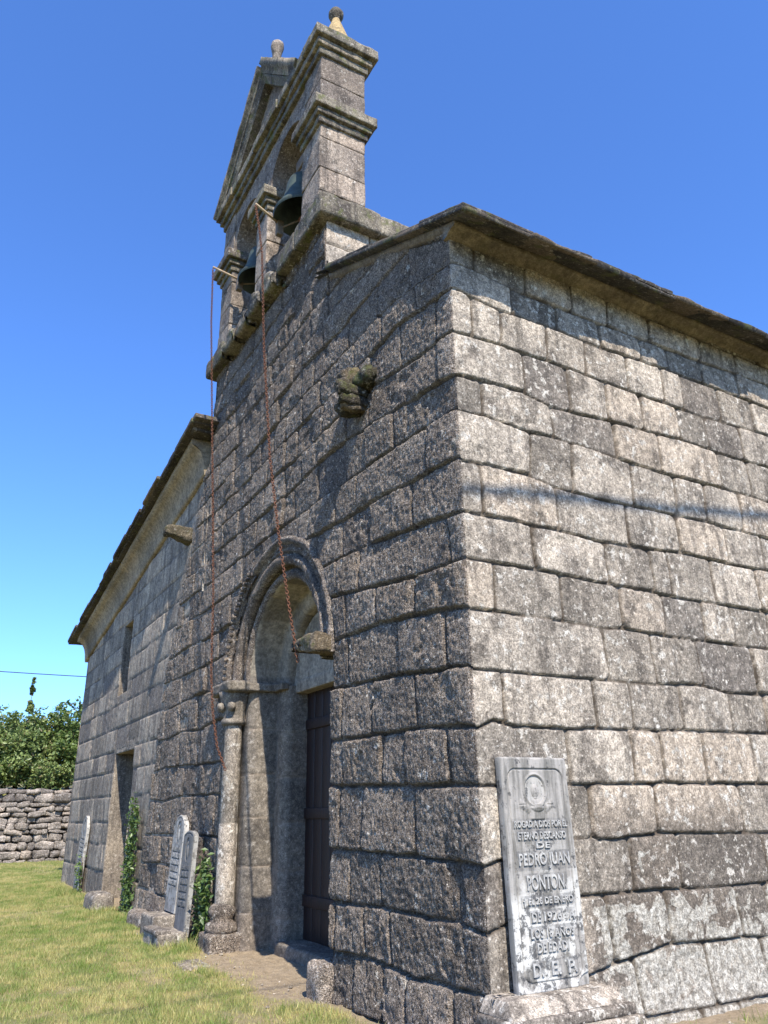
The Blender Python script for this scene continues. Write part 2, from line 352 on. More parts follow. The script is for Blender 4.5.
VT=[[0.3,0.93,1.54,2.05,2.69,3.53],[0.72,1.31,1.89,2.5,2.93,3.49,4.12],[-0.94,-0.28,0.22,0.56,1.13,1.64,2.23,2.77,3.08,3.71,4.28],[-1.64,-0.28,0.8,1.37,1.86,2.36,2.92,3.4,3.98],[-1.7,-1.13,0.28,1.1,1.92,2.54,3.47,4.0],[-1.91,-0.51,0.79,1.3,2.07,2.69,3.14,3.72],[-2.24,-1.63,-0.8,0.21,1.04,1.92,2.64,3.35,3.95],[-1.86,-0.24,0.72,1.59,2.18,2.42,3.04,3.75],[-1.5,-0.79,0.27,0.99,1.7,2.25,2.81,3.22],[-2.11,-1.1,-0.35,1.44,2.03,2.65,3.46],[-1.6,-0.82,0.28,1.24,1.68,2.3,2.97],[-2.18,-1.42,-1.03,-0.38,0.9,1.6,1.96,2.5,3.18],[-1.8,-0.9,0.55,1.08,1.8,2.89],[-2.06,-1.5,-0.36,0.55,1.46,1.98,3.11],[-1.79,-1.36,0.46,1.15,1.78,2.63],[-1.47,-1.07,-0.45,0.6,1.37,2.17,2.87]]
# carry the courses on round the bell tower front, and up to the tower's top
rj = np.random.default_rng(31)
for i, j in enumerate(JN):
    zl = [7.08, 6.66, 6.25, 5.86, 5.47, 5.04, 4.60, 4.14, 3.72, 3.26, 2.78, 2.27, 1.80, 1.28, .82, .40, -.05][i]
    x0 = j[0][0]
    ext = [(x, round(zl+float(rj.uniform(-.035, .035)), 3)) for x in np.arange(-10.6, x0-.5, .9)]
    JN[i] = ext+j+[(10.6, j[-1][1])]
top = []
for zt in (9.3, 8.92, 8.55, 8.2, 7.82, 7.45):
    top.append([(x, zt+float(rj.uniform(-.03, .03))) for x in np.arange(-10.6, -.4, .9)]+[(0., max(zt, 6.95)), (10.6, max(zt, 6.95))])
JN = top+JN+[[(-10.6, -.5), (10.6, -.5)]]
VT = [[] for _ in top]+VT+[[-2.0, -1.2, -.45, .6, 1.2, 2.0]]
for k in range(len(VT)):
    lo = min([v for v in VT[k] if v < 0] or [0.])
    if k < len(top)+2: lo = -.25 if k >= len(top) else -2.2
    if k == len(top): VT[k] += [-.75, -1.4, -2.1]; lo = -2.3
    if k == len(top)+1: VT[k] += [-.6, -1.3, -1.95]; lo = -2.3
    x = lo-rj.uniform(.35, .7)
    while x > -10.6: VT[k].append(x); x -= rj.uniform(.28, .78)
    x = max([v for v in VT[k]]+[.5])+rj.uniform(.4, .8)
    while x < 10.6: VT[k].append(x); x += rj.uniform(.4, .85)
    VT[k] = sorted(VT[k])

XC, ZS = -4.1, 3.2                     # doorway centre line and springing
SL = .47
def under_roof(x): return 6.86-SL*x
def tower_left(z): return np.interp(z, [0, 3.9, 4.85, 5.55, 6.45, 7.2, 7.35, 9.1], [-9.95, -9.25, -8.75, -8.5, -8.0, -7.8, -7.36, -7.33])

def build_walls():
    U = np.unique(np.round(np.concatenate([np.arange(-10.5, -2.75, .021), [-5.73, -2.75, -2.47], np.arange(-2.75, -.03, .0105),
                   np.linspace(-.03, .03, 9), np.arange(.04, 5.4, .0125), np.arange(5.4, 9.01, .06)]), 4))
    Z = np.unique(np.round(np.concatenate([np.arange(-.2, 7.1, .0135), np.arange(7.1, 9.12, .021)]), 4))
    nu, nz = len(U), len(Z); u, z = [a.ravel() for a in np.meshgrid(U, Z, indexing='ij')]
    topz = np.where(u < -2.75, 9.1, np.where(u < 0, under_roof(u)+.01, 6.87))
    z = np.minimum(z, topz)
    rad = np.hypot(u-XC, z-ZS)
    hole = np.where(z < ZS, np.where(u > XC, u+2.47, -5.73-u), rad-1.56)
    hole = np.where(hole < -.001, 9, np.abs(hole)+.012)
    s = sstep(u, -.25, .05)            # 0 on the front, 1 on the side wall
    tw = sstep(-u, 2.7, 2.9)
    h, r1, mort, d, hid = coursed(u, z, JN, VT, seed=2, warp=.011, jw=.0075, edge=.012, depth=.046, off=.012, rough=.004, rad=.055, hole=hole, pillow=.004)
    h2, r1, mort2, d2, hid = coursed(u, z, JN, VT, seed=2, warp=.014, jw=.010, edge=.013, depth=.078, off=.022, rough=.0085, rad=.05, hole=hole, tilt=.03, pillow=.004)
    h = h*s+h2*(1-s); mort = mort*s+mort2*(1-s)*.55
    # wear along the corner
    cw = np.exp(-(np.abs(u)/.03)**2); h = h-cw*(.004+.016*sstep(fbm(u*0+3, z*3.1, None, 77, 4), -.1, .5))*sstep(d, .0, .05)
    # base course spreads a little
    h = h+.03*sstep(-z, -.5, .0)+.05*sstep(-z, -1.4, .3)*(1-s)*sstep(-u, .5, 2.)*0
    rc = .016; th = np.clip((u/rc+1)/2, 0, 1)*PI/2
    bx = np.where(u < -rc, u, np.where(u > rc, 0, -rc+rc*np.sin(th))); by = np.where(u > rc, u, np.where(u < -rc, 0, rc-rc*np.cos(th)))
    wig = .006*np.exp(-(u/.3)**2)
    X = bx+np.sin(th)*h; Y = by-np.cos(th)*h
    # the tower stands a few cm proud of its ragged left edge
    tl = tower_left(z)+.10*vnoise(np.floor(z/.43)*7.3, z*0, None, 9)*(z < 7.3)
    e = sstep(tl+.05-u, 0, .06); Y = Y+e*.22*(z < 7.35)
    Y = Y-.05*tw*(1-e)*sstep(z, 3, 5)*0
    V = np.stack([X, Y, z], -1)
    low = sstep(-z, -1.0, -.45); right = sstep(u, .8, 1.1)
    B = right*(.24*sstep(-z, -1.9, -.9)+.20*sstep(-z, -.95, -.85)+.24*sstep(-z, -.56, -.5)*sstep(u, 1.1, 1.3))+.10*s*(r1 > .6)
    D = np.clip(right*.75*sstep(-z, -1.75, -1.3)*sstep(z, .5, .6)*(r1 > .35)+(1-s)*(.10+.35*(r1 > .6))+.2*tw*sstep(z, 5.5, 8), 0, 1)  # side: dark crust; front and upper tower: crust plus shade put into colour
    D = D*(1-.6*sstep(z, 7.2, 7.8)*0)
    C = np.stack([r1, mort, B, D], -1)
    Q = gridQ(nu, nz); c = (V[Q[:, 0]]+V[Q[:, 2]])/2
    uc = (u[Q[:, 0]]+u[Q[:, 2]])/2; zc = (z[Q[:, 0]]+z[Q[:, 2]])/2
    flat = (z[Q[:, 1]]-z[Q[:, 2]])**2+(z[Q[:, 0]]-z[Q[:, 3]])**2 < 1e-8
    inhole = ((uc > -5.73) & (uc < -2.47) & (zc < ZS)) | (np.hypot(uc-XC, zc-ZS) < 1.55)
    left = (uc < tl[Q[:, 0]]-.02)
    keep = ~flat & ~inhole & ~left
    nv = uc > -2.75
    return V, C, Q, keep, nv
def submesh(name, V, C, Q, mat, parent):
    ids, inv = np.unique(Q, return_inverse=True)
    mb = MB(); mb.add(V[ids], inv.reshape(-1, 4), c=C[ids]); return mb.build(name, mat, parent)

church = empty('church', (0, 0, 0), 'old granite village church with bell gable and arched doorway', 'church')
V, C, Q, keep, nv = build_walls()
side = V[Q].mean(1)[:, 1] > V[Q].mean(1)[:, 0]*-1
submesh('nave_side_wall', V, C, Q[keep & nv & side], M['nave'], church)
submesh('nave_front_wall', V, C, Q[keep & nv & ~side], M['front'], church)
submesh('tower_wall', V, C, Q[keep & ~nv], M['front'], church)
NW = None

def rand_layout(W, H, seed, ch=(.36, .46), bl=(.45, .95)):
    r = np.random.default_rng(seed); J = [[(-9, H+.01), (W+9, H+.01)]]; z = H-r.uniform(*ch)
    while z > .12:
        J.append([(x, z+r.uniform(-.01, .01)) for x in np.linspace(-1, W+1, 6)]); z -= r.uniform(*ch)
    J.append([(-9, -.3), (W+9, -.3)])
    VV = []
    for k in range(len(J)-1):
        x = r.uniform(.1, bl[1]); l = []
        while x < W: l.append(x); x += r.uniform(*bl)
        VV.append(l)
    return J, VV
def patch(mb, O, Ud, Zd, Nd, W, H, seed, step=.03, topf=None, holes=(), layout=None, D=0., cuts=(), **kw):
    """one face of coursed stone; holes = (u0,u1,z0,z1)"""
    O, Ud, Zd, Nd = [np.array(a, float) for a in (O, Ud, Zd, Nd)]
    U = np.arange(0, W+step*.5, step); Z = np.arange(0, H+step*.5, step)
    for hh in holes: U = np.append(U, hh[:2]); Z = np.append(Z, hh[2:])
    U = np.unique(np.round(np.append(np.clip(U, 0, W), W), 4)); Z = np.unique(np.round(np.append(np.clip(Z, 0, H), H), 4))
    u, z = [a.ravel() for a in np.meshgrid(U, Z, indexing='ij')]
    if topf is not None: z = np.minimum(z, topf(u))
    J, VV = layout or rand_layout(W, H, seed)
    hd = np.full(len(u), 9.)
    for hh in holes:
        dx = np.maximum(hh[0]-u, u-hh[1]); dz = np.maximum(hh[2]-z, z-hh[3]); dd = np.maximum(dx, dz)
        hd = np.minimum(hd, np.where(dd < -.001, 9, np.abs(dd)+.008))
    args = dict(warp=.008, jw=.005, edge=.014, depth=.016, off=.005, rough=.0025, rad=.02, tilt=.004, pillow=.003); args.update(kw)
    h, r1, mort, d, hid = coursed(u, z, J, VV, seed=seed, hole=hd, **args)
    P = O+u[:, None]*Ud+z[:, None]*Zd+h[:, None]*Nd
    Q = gridQ(len(U), len(Z)); uc = (u[Q[:, 0]]+u[Q[:, 2]])/2; zc = (z[Q[:, 0]]+z[Q[:, 2]])/2
    keep = ~((z[Q[:, 1]]-z[Q[:, 2]])**2+(z[Q[:, 0]]-z[Q[:, 3]])**2 < 1e-9)
    for hh in holes: keep &= ~((uc > hh[0]) & (uc < hh[1]) & (zc > hh[2]) & (zc < hh[3]))
    Q = Q[keep]
    if np.dot(np.cross(Ud, Zd), Nd) < 0: Q = Q[:, ::-1]
    C = np.stack([r1, mort, r1*0, r1*0+D], -1); ids, inv = np.unique(Q, return_inverse=True)
    mb.add(P[ids], inv.reshape(-1, 4), c=C[ids])

# ---- left part of the front: smooth squared blocks under a deep cornice
AX0, AX1 = -17.85, -7.2
def annex_top(x): return 7.22+.158*(x+7.7)
mb = MB()
WIN = (-13.35-AX0, -12.5-AX0, 4.05, 5.62); DOR = (-12.95-AX0, -11.2-AX0, -.2+.1, 2.78)
patch(mb, (AX0, .03, -.1), (1, 0, 0), (0, 0, 1), (0, -1, 0), AX1-AX0, 7.6, 41, step=.03, topf=lambda u: annex_top(u+AX0)+.1+.1,
      holes=[(WIN[0], WIN[1], WIN[2]+.1, WIN[3]+.1), (DOR[0], DOR[1], -1, DOR[3]+.1)], layout=rand_layout(AX1-AX0, 7.6, 44, (.4, .52), (.6, 1.25)), jw=.007, depth=.035, off=.010, edge=.016, rough=.0035, warp=.012)
patch(mb, (AX0, .03, -.1), (0, 1, 0), (0, 0, 1), (-1, 0, 0), 9, 5.75, 43, step=.12)
# door and window reveals
def reveal(mb, x0, x1, z0, z1, y0, y1, sill=True):
    rbox(mb, x0-.20, x0, y0, y1, z0-.1, z1, .006, .07, .003, 5); rbox(mb, x1, x1+.20, y0, y1, z0-.1, z1, .006, .07, .003, 6)
    rbox(mb, x0-.2, x1+.2, y0, y1, z1, z1+.2, .008, .08, .004, 7)
    if sill: rbox(mb, x0-.2, x1+.2, y0, y1, z0-.2, z0, .008, .08, .004, 8)
reveal(mb, AX0+DOR[0], AX0+DOR[1], 0, 2.78, .04, .75, False); reveal(mb, AX0+WIN[0], AX0+WIN[1], 4.05, 5.62, .04, .6)
mb.build('side_aisle_wall', M['ashlar'], church)
d = MB(); rbox(d, AX0+DOR[0], AX0+DOR[1], .62, .68, .05, 2.8, .01, .3, .002, 3)
for i in range(5): x = AX0+DOR[0]+.06+i*.33; rbox(d, x, x+.30, .59, .63, .08, 2.76, .008, .3, .002, i)
d.build('side_door', M['wood'], church)
d = MB(); x = AX0+WIN[0]; rbox(d, x, x+.85, .42, .47, 4.05, 5.62, .008, .3, 0, 3, (0, 0, 0, 0)); wn = d.build('window_pane', M['dark'], church)
d = MB()
for i in range(4): tube(d, [(x+.17+.17*i, .3, 4.06), (x+.17+.17*i, .3, 5.62)], .012, 6)
for i in range(3): tube(d, [(x, .3, 4.4+.4*i), (x+.85, .3, 4.4+.4*i)], .012, 6)
g = d.build('window_grille', M['rust'], church)
# cavetto cornice of the aisle
mb = MB(); a, b = -7.62, -18.05; sl = Vector((-1, 0, -.158)).normalized()
prof = [(-.1, -.03), (.02, -.03), (.035, .05), (.05, .2), (.085, .33), (.14, .43), (.21, .49), (.29, .52), (.29, .66), (-.1, .66)]
extrude(mb, prof, (a, .0, annex_top(a)), (b, .0, annex_top(b)), (0, -1, 0), (0, 0, 1), .08, .007, 3, joints=1.15)
mb.build('verge_cornice', M['cavetto'], church)
mb = MB(); r = random.Random(5)
x = -7.3; k = 0
while x > -18.4:
    L = r.uniform(.55, 1.0)
    for lay in range(2):
        ov = .44+.025*lay+r.uniform(-.05, .03); zt = annex_top(x-L/2)+.645+.045*lay
        xa = x-L+r.uniform(-.06, .05)+.12*lay; xb = x+r.uniform(-.02, .08)+.12*lay
        ang = math.atan(.158)+r.uniform(-.015, .045)
        cx = (xa+xb)/2; mt = Matrix.Translation((cx, 0, zt)) @ Matrix.Rotation(-ang, 4, 'Y')
        hw = (xb-xa)/2+.07
        rbox(mb, -hw, hw, -ov, .5, -.01, r.uniform(.055, .09), .018, .1, .014, k, tf=mt); k += 1
    x -= L*.9
# big capping stones beside the tower and the roof field behind the verge
rbox(mb, -7.9, -7.3, -.38, .6, 7.86, 7.98, .05, .08, .03, 71)
extrude(mb, [(-.1, 0), (-.3, .09), (-9, .09), (-9, 0)], (-7.2, 0, annex_top(-7.2)+.66), (-18.3, 0, annex_top(-18.3)+.66), (0, -1, 0), (0, 0, 1), .3, .02, 5)
mb.build('side_aisle_roof', M['slate'], church)

# ---- nave roof (right): thin stone slabs, bedded in mortar
mb = MB(); r = random.Random(9)
Ax = np.linspace(.40, -3.0, 30); Ay = np.linspace(-.05, 9.4, 80)
ax, ay = [q.ravel() for q in np.meshgrid(Ax, Ay, indexing='ij')]
for dz, fl in ((.0, True), (.07, False)):
    row = np.floor((ax+.1)/.42); zz = 6.86-SL*ax+dz+.015*fbm(ax*3, ay*3, None, 4)
    q = gridQ(30, 80); mb.add(np.stack([ax, ay, zz], -1), q if fl else q[:, ::-1])
y = -.06; k = 0
while y < 9.2:                       # eave slabs
    L = r.uniform(.55, 1.0)
    for lay in range(2):
        ang = math.atan(SL); ovx = .45+r.uniform(-.055, .02)-.06*lay
        mt = Matrix.Translation((ovx, y+L/2, 6.86-SL*ovx+.045*lay)) @ Matrix.Rotation(ang, 4, 'Y')
        rbox(mb, -.55, .0, -L/2-(.03+.05*lay)*(y > 0)-.04*(y < 0), L/2+.01, 0, r.uniform(.035, .065), .014, .06, .03, 40+k, tf=mt, ns=3.5); k += 1
    y += L
s = 0.
while s < 3.0:                        # verge slabs up the front
    L = r.uniform(.5, .9); xm = .40-s-L/2
    if xm-L/2 < -2.55: break
    for lay in range(2):
        mt = Matrix.Translation((xm, 0, 6.86-SL*xm+.04*lay)) @ Matrix.Rotation(math.atan(SL), 4, 'Y')
        rbox(mb, -L/2-.04, L/2+.04, -.135+r.uniform(-.015, .01)+.02*lay, .6, 0, .05, .014, .08, .012, 90+k, tf=mt); k += 1
    s += L*.92
mb.build('nave_roof', M['slate'], church)
mb = MB()
extrude(mb, [(-.05, -.15), (.015, -.145), (.04, -.12), (.09, -.11), (.13, -.11), (.15, -.10), (.15, -.04), (-.05, .0)], (0, -.03, 6.86), (0, 9, 6.86), (1, 0, 0), (0, 0, 1), .05, .030, 8)
mb.build('eave_mortar', M['bed'], church)
mb = MB(); dv = Vector((-2.5, 0, 1.075))
extrude(mb, [(-.06, -.07), (.0, -.06), (.02, -.02), (.03, .02), (-.06, .02)], (.05, 0, 6.82), (-2.6, 0, 6.86+1.20), (0, -1, 0), (0, 0, 1), .06, .01, 12)
mb.build('verge_mortar', M['bed'], church)

# ---- tower block above the nave roof
mb = MB()
patch(mb, (-2.75, 0, 7.2), (0, 1, 0), (0, 0, 1), (1, 0, 0), 2.5, 1.9, 61, step=.025, layout=rand_layout(2.5, 1.9, 62, (.34, .44), (.5, .9)), depth=.03, rough=.006, off=.01, edge=.025, jw=.008)
patch(mb, (-7.33, 0, 5.0), (0, 1, 0), (0, 0, 1), (-1, 0, 0), 2.5, 4.1, 63, step=.05, depth=.03, rough=.006)
patch(mb, (-7.33, 2.5, 5.0), (1, 0, 0), (0, 0, 1), (0, 1, 0), 4.58, 4.1, 64, step=.06, depth=.03, rough=.006)
mb.build('tower_side', M['nave'], church)
mb = MB(); r = random.Random(3)
for (xa, xb, z0, z1, yf) in ((-3.5, -2.60, 9.06, 9.42, -.16), (-4.12, -3.48, 9.05, 9.40, -.17), (-7.52, -7.1, 9.04, 9.36, -.17), (-7.12, -6.6, 9.03, 9.36, -.17)):
    rbox(mb, xa, xb, yf, .8, z0, z1, .045, .06, .03, int(-xa*10))
for i, xc in enumerate((-4.45, -5.0, -5.55, -6.15)):      # worn scalloped sill stones
    def tp(V, xc=xc):
        V = V.copy(); t = (V[:, 0]-xc)/.34; V[:, 2] = np.where(V[:, 2] > 9.1, V[:, 2]-.30*np.clip(t, -1, 1)**2, V[:, 2]+.05*np.clip(t, -1, 1)**2); return V
    rbox(mb, xc-.31, xc+.31, -.20-.02*(i % 2), .8, 8.94, 9.30, .06, .05, .04, 20+i, taper=tp)
for i, (ya, yb) in enumerate(((.78, 1.55), (1.56, 2.3), (2.31, 2.7))):
    rbox(mb, -3.6, -2.61+.01*i, ya, yb, 9.06-.005*i, 9.40-.02*i, .04, .07, .025, 30+i)
rbox(mb, -7.4, -3.5, .7, 2.6, 9.0, 9.34, .04, .2, .02, 50)
mb.build('string_ledge', M['trim'], church)

# ---- bell gable
def arch_plate(mb, x0, x1, arches, zs, ztop, y0, y1, seed, zbf=None):
    xs = np.unique(np.round(np.concatenate([np.linspace(x0, x1, 90)]+[xc+r*np.cos(np.linspace(0, PI, 26)) for xc, r, _ in arches]+[[xc-r-1e-3, xc+r+1e-3] for xc, r, _ in arches]), 4))
    def zb(x):
        z = zs
        for xc, r, zz in arches:
            if abs(x-xc) <= r: z = zz+math.sqrt(max(r*r-(x-xc)**2, 0))
        return z
    Zb = np.array([zb(x) for x in xs]); Zt = np.array([ztop(x) for x in xs]); m = 14; t = np.linspace(0, 1, m)
    Z = Zb[:, None]+(Zt-Zb)[:, None]*t; X = np.repeat(xs[:, None], m, 1)
    for y, fl in ((y0, False), (y1, True)):
        V = np.stack([X, X*0+y, Z], -1).reshape(-1, 3); V[:, 1] += .01*fbm(V[:, 0]*6, V[:, 2]*6, V[:, 1], seed, 4, .6)
        jt = (np.abs(((V[:, 2]+.03) % .42)-.01) < .012)*1.; V[:, 1] += (.008*jt)*(1 if not fl else -1)
        q = gridQ(len(xs), m); mb.add(V, q[:, ::-1] if fl else q, c=(.5, 0, 0, .2))
    for Zr, fl in ((Zb, True), (Zt, False)):
        ys = np.linspace(y0, y1, 8); V = np.stack([np.repeat(xs, 8), np.tile(ys, len(xs)), np.repeat(Zr, 8)], -1)
        q = gridQ(len(xs), 8); mb.add(V, q[:, ::-1] if fl else q, c=(.4, 0, 0, .35))
    for x, i, fl in ((x0, 0, True), (x1, -1, False)):
        ys = np.linspace(y0, y1, 8); zz = np.linspace(Zb[i], Zt[i], m); V = np.stack([np.full(8*m, x), np.repeat(ys, m), np.tile(zz, 8)], -1)
        mb.add(V, gridQ(8, m)[:, ::-1] if fl else gridQ(8, m), c=(.5, 0, 0, .1))
mb = MB()
arch_plate(mb, -7.44, -3.02, [(-4.34, .70, 11.46), (-6.2, .65, 11.46)], 11.46, lambda x: 12.55, .02, .73, 4)
gable = mb.build('bell_gable', M['belfry'], church, sharp=40)
for i, (xa, xb) in enumerate(((-3.63, -3.0), (-5.55, -5.05), (-7.45, -6.85))):
    p = MB(); z = 9.36; r = random.Random(i+4)
    while z < 11.05:
        h = min(r.uniform(.42, .62), 11.12-z)
        if 11.12-z-h < .2: h = 11.12-z
        rbox(p, xa+r.uniform(-.006, .006), xb+r.uniform(-.006, .006), r.uniform(-.01, .01), .75, z, z+h-.008, .018, .05, .012, i*9+int(z*7)); z += h
    rbox(p, xa+.03, xb-.03, .03, .72, 9.3, 11.3, .01, .3, 0, 3, (.1, 1, 0, 0))
    if i != 1:
        rbox(p, xa, xb, -.005, .755, 11.47, 11.98, .015, .05, .012, i+77); rbox(p, xa, xb, -.005, .755, 11.99, 12.56, .015, .05, .012, i+87)
    p.build('pier', M['belfry'], gable)
    p = MB()
    for (z0, z1, o) in ((11.08, 11.20, .035), (11.20, 11.31, .085), (11.31, 11.49, .145)):
        rbox(p, xa-o, xb+o, -o, .75+o, z0, z1, .018, .05, .014, i*5+int(z0*10))
    p.build('impost_cap', M['trim'], gable)
p = MB(); r = random.Random(8)
for (z0, z1, o) in ((12.46, 12.60, .05), (12.60, 12.73, .10), (12.73, 12.92, .17)):
    x = -7.45-o
    while x < -3.0+o-.01:
        L = r.uniform(.9, 1.5); xe = min(x+L, -3.0+o)
        if -3.0+o-xe < .5: xe = -3.0+o
        rbox(p, x, xe-.006, -o+r.uniform(-.012, .012), .75+o, z0, z1, .02, .06, .016, int(x*7+z0*30)); x = xe
p.build('cornice', M['trim'], gable)
XA, ZA = -5.42, 14.72
def gtop(x): return 12.9+(ZA-.12-12.9)*(1-abs(x-XA)/(1.72 if x > XA else 2.1)) if -2.0 < x-XA < 1.65 else 12.95
p = MB(); arch_plate(p, -7.4, -3.45, [(-5.42, .27, 13.45)], 12.9, lambda x: max(12.96, gtop(x)), .10, .68, 14)
p.build('pediment', M['belfry'], gable, sharp=40)
p = MB()
for sx, xe in ((-1, -7.62), (1, -3.72)):
    p0 = np.array((xe, 0, 12.78)); p1 = np.array((XA, 0, ZA-.06)); L = p1-p0; dn = L/np.linalg.norm(L); upv = np.array([-dn[2]*sx*-1, 0, abs(dn[0])]); 
    upv = np.cross(dn, (0, 1, 0)); upv = upv if upv[2] > 0 else -upv
    extrude(p, [(.13, -.05), (.15, .06), (.20, .08), (.20, .20), (-.85, .20), (-.85, -.05)], p0, p1+dn*.04, (0, -1, 0), upv, .07, .014, 6+sx, joints=.9)
    extrude(p, [(.05, -.20), (.08, -.10), (.12, -.06), (-.2, -.06), (-.2, -.2)], p0+dn*.1, p1, (0, -1, 0), upv, .07, .01, 9+sx, joints=.9)
p.build('raking_cornice', M['trim'], gable)
p = MB()
rbox(p, -3.65, -3.05, .10, .68, 12.9, 13.06, .02, .08, .012, 3)
lathe(p, [(0, 0), (.24, 0), (.27, .10), (.27, .20), (.19, .42), (.11, .66), (.075, .76), (.07, .80), (0, .80)], (-3.33, .40, 13.05), 28, n=.012)
p.build('finial', M['sandy'], gable)
p = MB(); lathe(p, [(0, 0), (.07, 0), (.06, .05), (.10, .09), (.125, .16), (.125, .21), (.09, .28), (.03, .32), (0, .32)], (-3.33, .40, 13.80), 24, n=.006)
p.build('finial_ball', M['trim'], gable)
p = MB(); rbox(p, -5.58, -5.22, .2, .6, 14.7, 14.92, .03, .06, .015, 5)
tube(p, [(-5.36, .12, 14.80), (-5.33, .12, 14.95), (-5.29, .11, 15.08), (-5.26, .10, 15.2), (-5.25, .10, 15.3), (-5.24, .10, 15.34)], [.10, .085, .09, .12, .11, .05], 14, n=.02)
p.build('finial', M['belfry'], gable)

# ---- doorway
def jamb_surface(mb, sx, seed):
    """stepped splay in plan, extruded up to the springing; sx=-1 left, +1 right"""
    pr = [(1.63, .05), (1.63, .5), (1.63, .55), (.97, .55), (.93, .56), (.87, .60), (.85, .63), (.85, .92)] if sx > 0 else [(1.64, .0), (1.60, .02), (1.60, .17), (1.24, .17), (1.20, .19), (1.17, .23), (1.15, .28), (1.15, .55), (.97, .55), (.93, .56), (.87, .60), (.85, .63), (.85, .92)]
    pp = [np.array(pr[0])]
    for a, b in zip(pr[:-1], pr[1:]):
        a = np.array(a); b = np.array(b); m = max(1, int(np.linalg.norm(b-a)/.03)); pp += [a+(b-a)*(i+1)/m for i in range(m)]
    pp = np.array(pp); z = np.arange(-.1, 3.2, .025); m = len(pp)
    P, Z = np.meshgrid(np.arange(m), z, indexing='ij'); h = pp[P.ravel(), 0]; y = pp[P.ravel(), 1]; z = Z.ravel()
    J = np.array([-.2, .42, .95, 1.52, 2.05, 2.62, 3.3]); blk = np.where(h > 1.1, 0, 1)
    zz = z+.06*blk*1.; k = np.searchsorted(J, zz); dz = np.minimum(np.abs(zz-J[np.clip(k-1, 0, 6)]), np.abs(J[np.clip(k, 0, 6)]-zz))
    g = 1-sstep(dz, .004, .02); r = _h(k, blk+int(sx), k*0, seed)
    nn = .006*fbm(h*7, z*7, y*7, seed, 4, .6)-.012*g
    X = XC+sx*(h-nn); Y = y-nn*.6
    q = gridQ(m, len(Z[0]))
    mb.add(np.stack([X, Y, z], -1), q if sx < 0 else q[:, ::-1], c=np.stack([r, g*.6, r*0, r*.5], -1))
def ring(mb, pr, seed=0, joints=14, amp=.006, c=None, dz=0.):
    pp = [np.array(pr[0])]
    for a, b in zip(pr[:-1], pr[1:]):
        a = np.array(a); b = np.array(b); m = max(1, int(np.linalg.norm(b-a)/.035)); pp += [a+(b-a)*(i+1)/m for i in range(m)]
    pp = np.array(pp); m = len(pp); th = np.linspace(-.03, PI+.03, 110)
    R = pp[:, 0][None, :]*np.ones((110, 1)); Y = pp[:, 1][None, :]*np.ones((110, 1)); T = np.repeat(th[:, None], m, 1)
    X = XC-R*np.cos(T); Z = ZS+dz+R*np.sin(T); X, Y, Z, T, R = [a.ravel() for a in (X, Y, Z, T, R)]
    jb = T/PI*joints+seed*.3; fr = np.abs(jb-np.round(jb))/joints*PI*R; g = 1-sstep(fr, .003, .02)
    nn = amp*fbm(X*6, Z*6, Y*6, seed, 4, .62)*1.5-.012*g
    rr = R-nn; X = XC-rr*np.cos(T); Z = ZS+dz+rr*np.sin(T); Y = Y-nn*.7
    rnd = _h(np.floor(jb), jb*0, jb*0, seed)
    mb.add(np.stack([X, Y, Z], -1), gridQ(110, m)[:, ::-1], c=np.stack([rnd, g*.5, rnd*0, rnd*(.5 if c is None else c)], -1))
door = MB(); jamb_surface(door, -1, 3); jamb_surface(door, 1, 5)
rbox(door, -5.0, -3.2, .5, 1.3, -.2, .13, .03, .06, .015, 4)                              # threshold
rbox(door, -5.6, -5.02, .92, 1.1, 0, 3.3, .01, .3, 0, 2); rbox(door, -3.18, -2.6, .92, 1.1, 0, 3.3, .01, .3, 0, 2)
doorway = door.build('doorway', M['jamb'], church, sharp=50)
p = MB(); roll = [(1.40-.085*math.cos(a)*-1*0+(-.085*math.sin(a)) , .07-.085*math.cos(a)) for a in np.linspace(-.6, PI*.75, 10)]
ring(p, [(1.57, .03), (1.50, .015), (1.49, .05), (1.46, .06)]+roll+[(1.30, .17), (1.27, .11), (1.23, .08), (1.18, .10), (1.16, .14)], 5, 15, .014)
p.build('archivolt', M['front'], doorway)
p = MB(); ring(p, [(1.68, .03), (1.68, -.02), (1.655, -.045), (1.62, -.045), (1.59, -.01), (1.575, .02), (1.52, .05)], 7, 17, .024)
for i in range(20):
    t = PI*(i+.5)/58; x = XC-1.635*math.cos(t); z = ZS+1.635*math.sin(t)
    rbox(p, -.024, .024, -.10, -.03, -.028, .028, .018, .03, .016, i, tf=Matrix.Translation((x, 0, z)) @ Matrix.Rotation(t, 4, 'Y'))
p.build('hood_mould', M['front'], doorway)
p = MB(); ring(p, [(1.165, .13), (1.15, .16), (1.15, .55), (1.02, .55), (.97, .56), (.93, .59), (.92, .62), (.92, .72)], 9, 9, .003, c=.1)
p.build('arch_soffit', M['arch'], doorway)
p = MB(); T = np.linspace(0, PI, 40); ctr = np.array([(XC, .70, ZS-.02)])
n = 14; rr = np.linspace(0, .95, n); X = XC-np.outer(rr, np.cos(T)); Z = ZS-.06+np.outer(rr, np.sin(T)); V = np.stack([X, X*0+.70+.006*fbm(X*5, Z*5), Z], -1).reshape(-1, 3)
p.add(V, gridQ(n, 40)[:, ::-1])
rbox(p, -5.05, -3.15, .69, 1.0, 3.08, 3.24, .012, .06, .006, 3, (.5, 0, 0, 0))
p.build('tympanum', M['arch'], doorway)
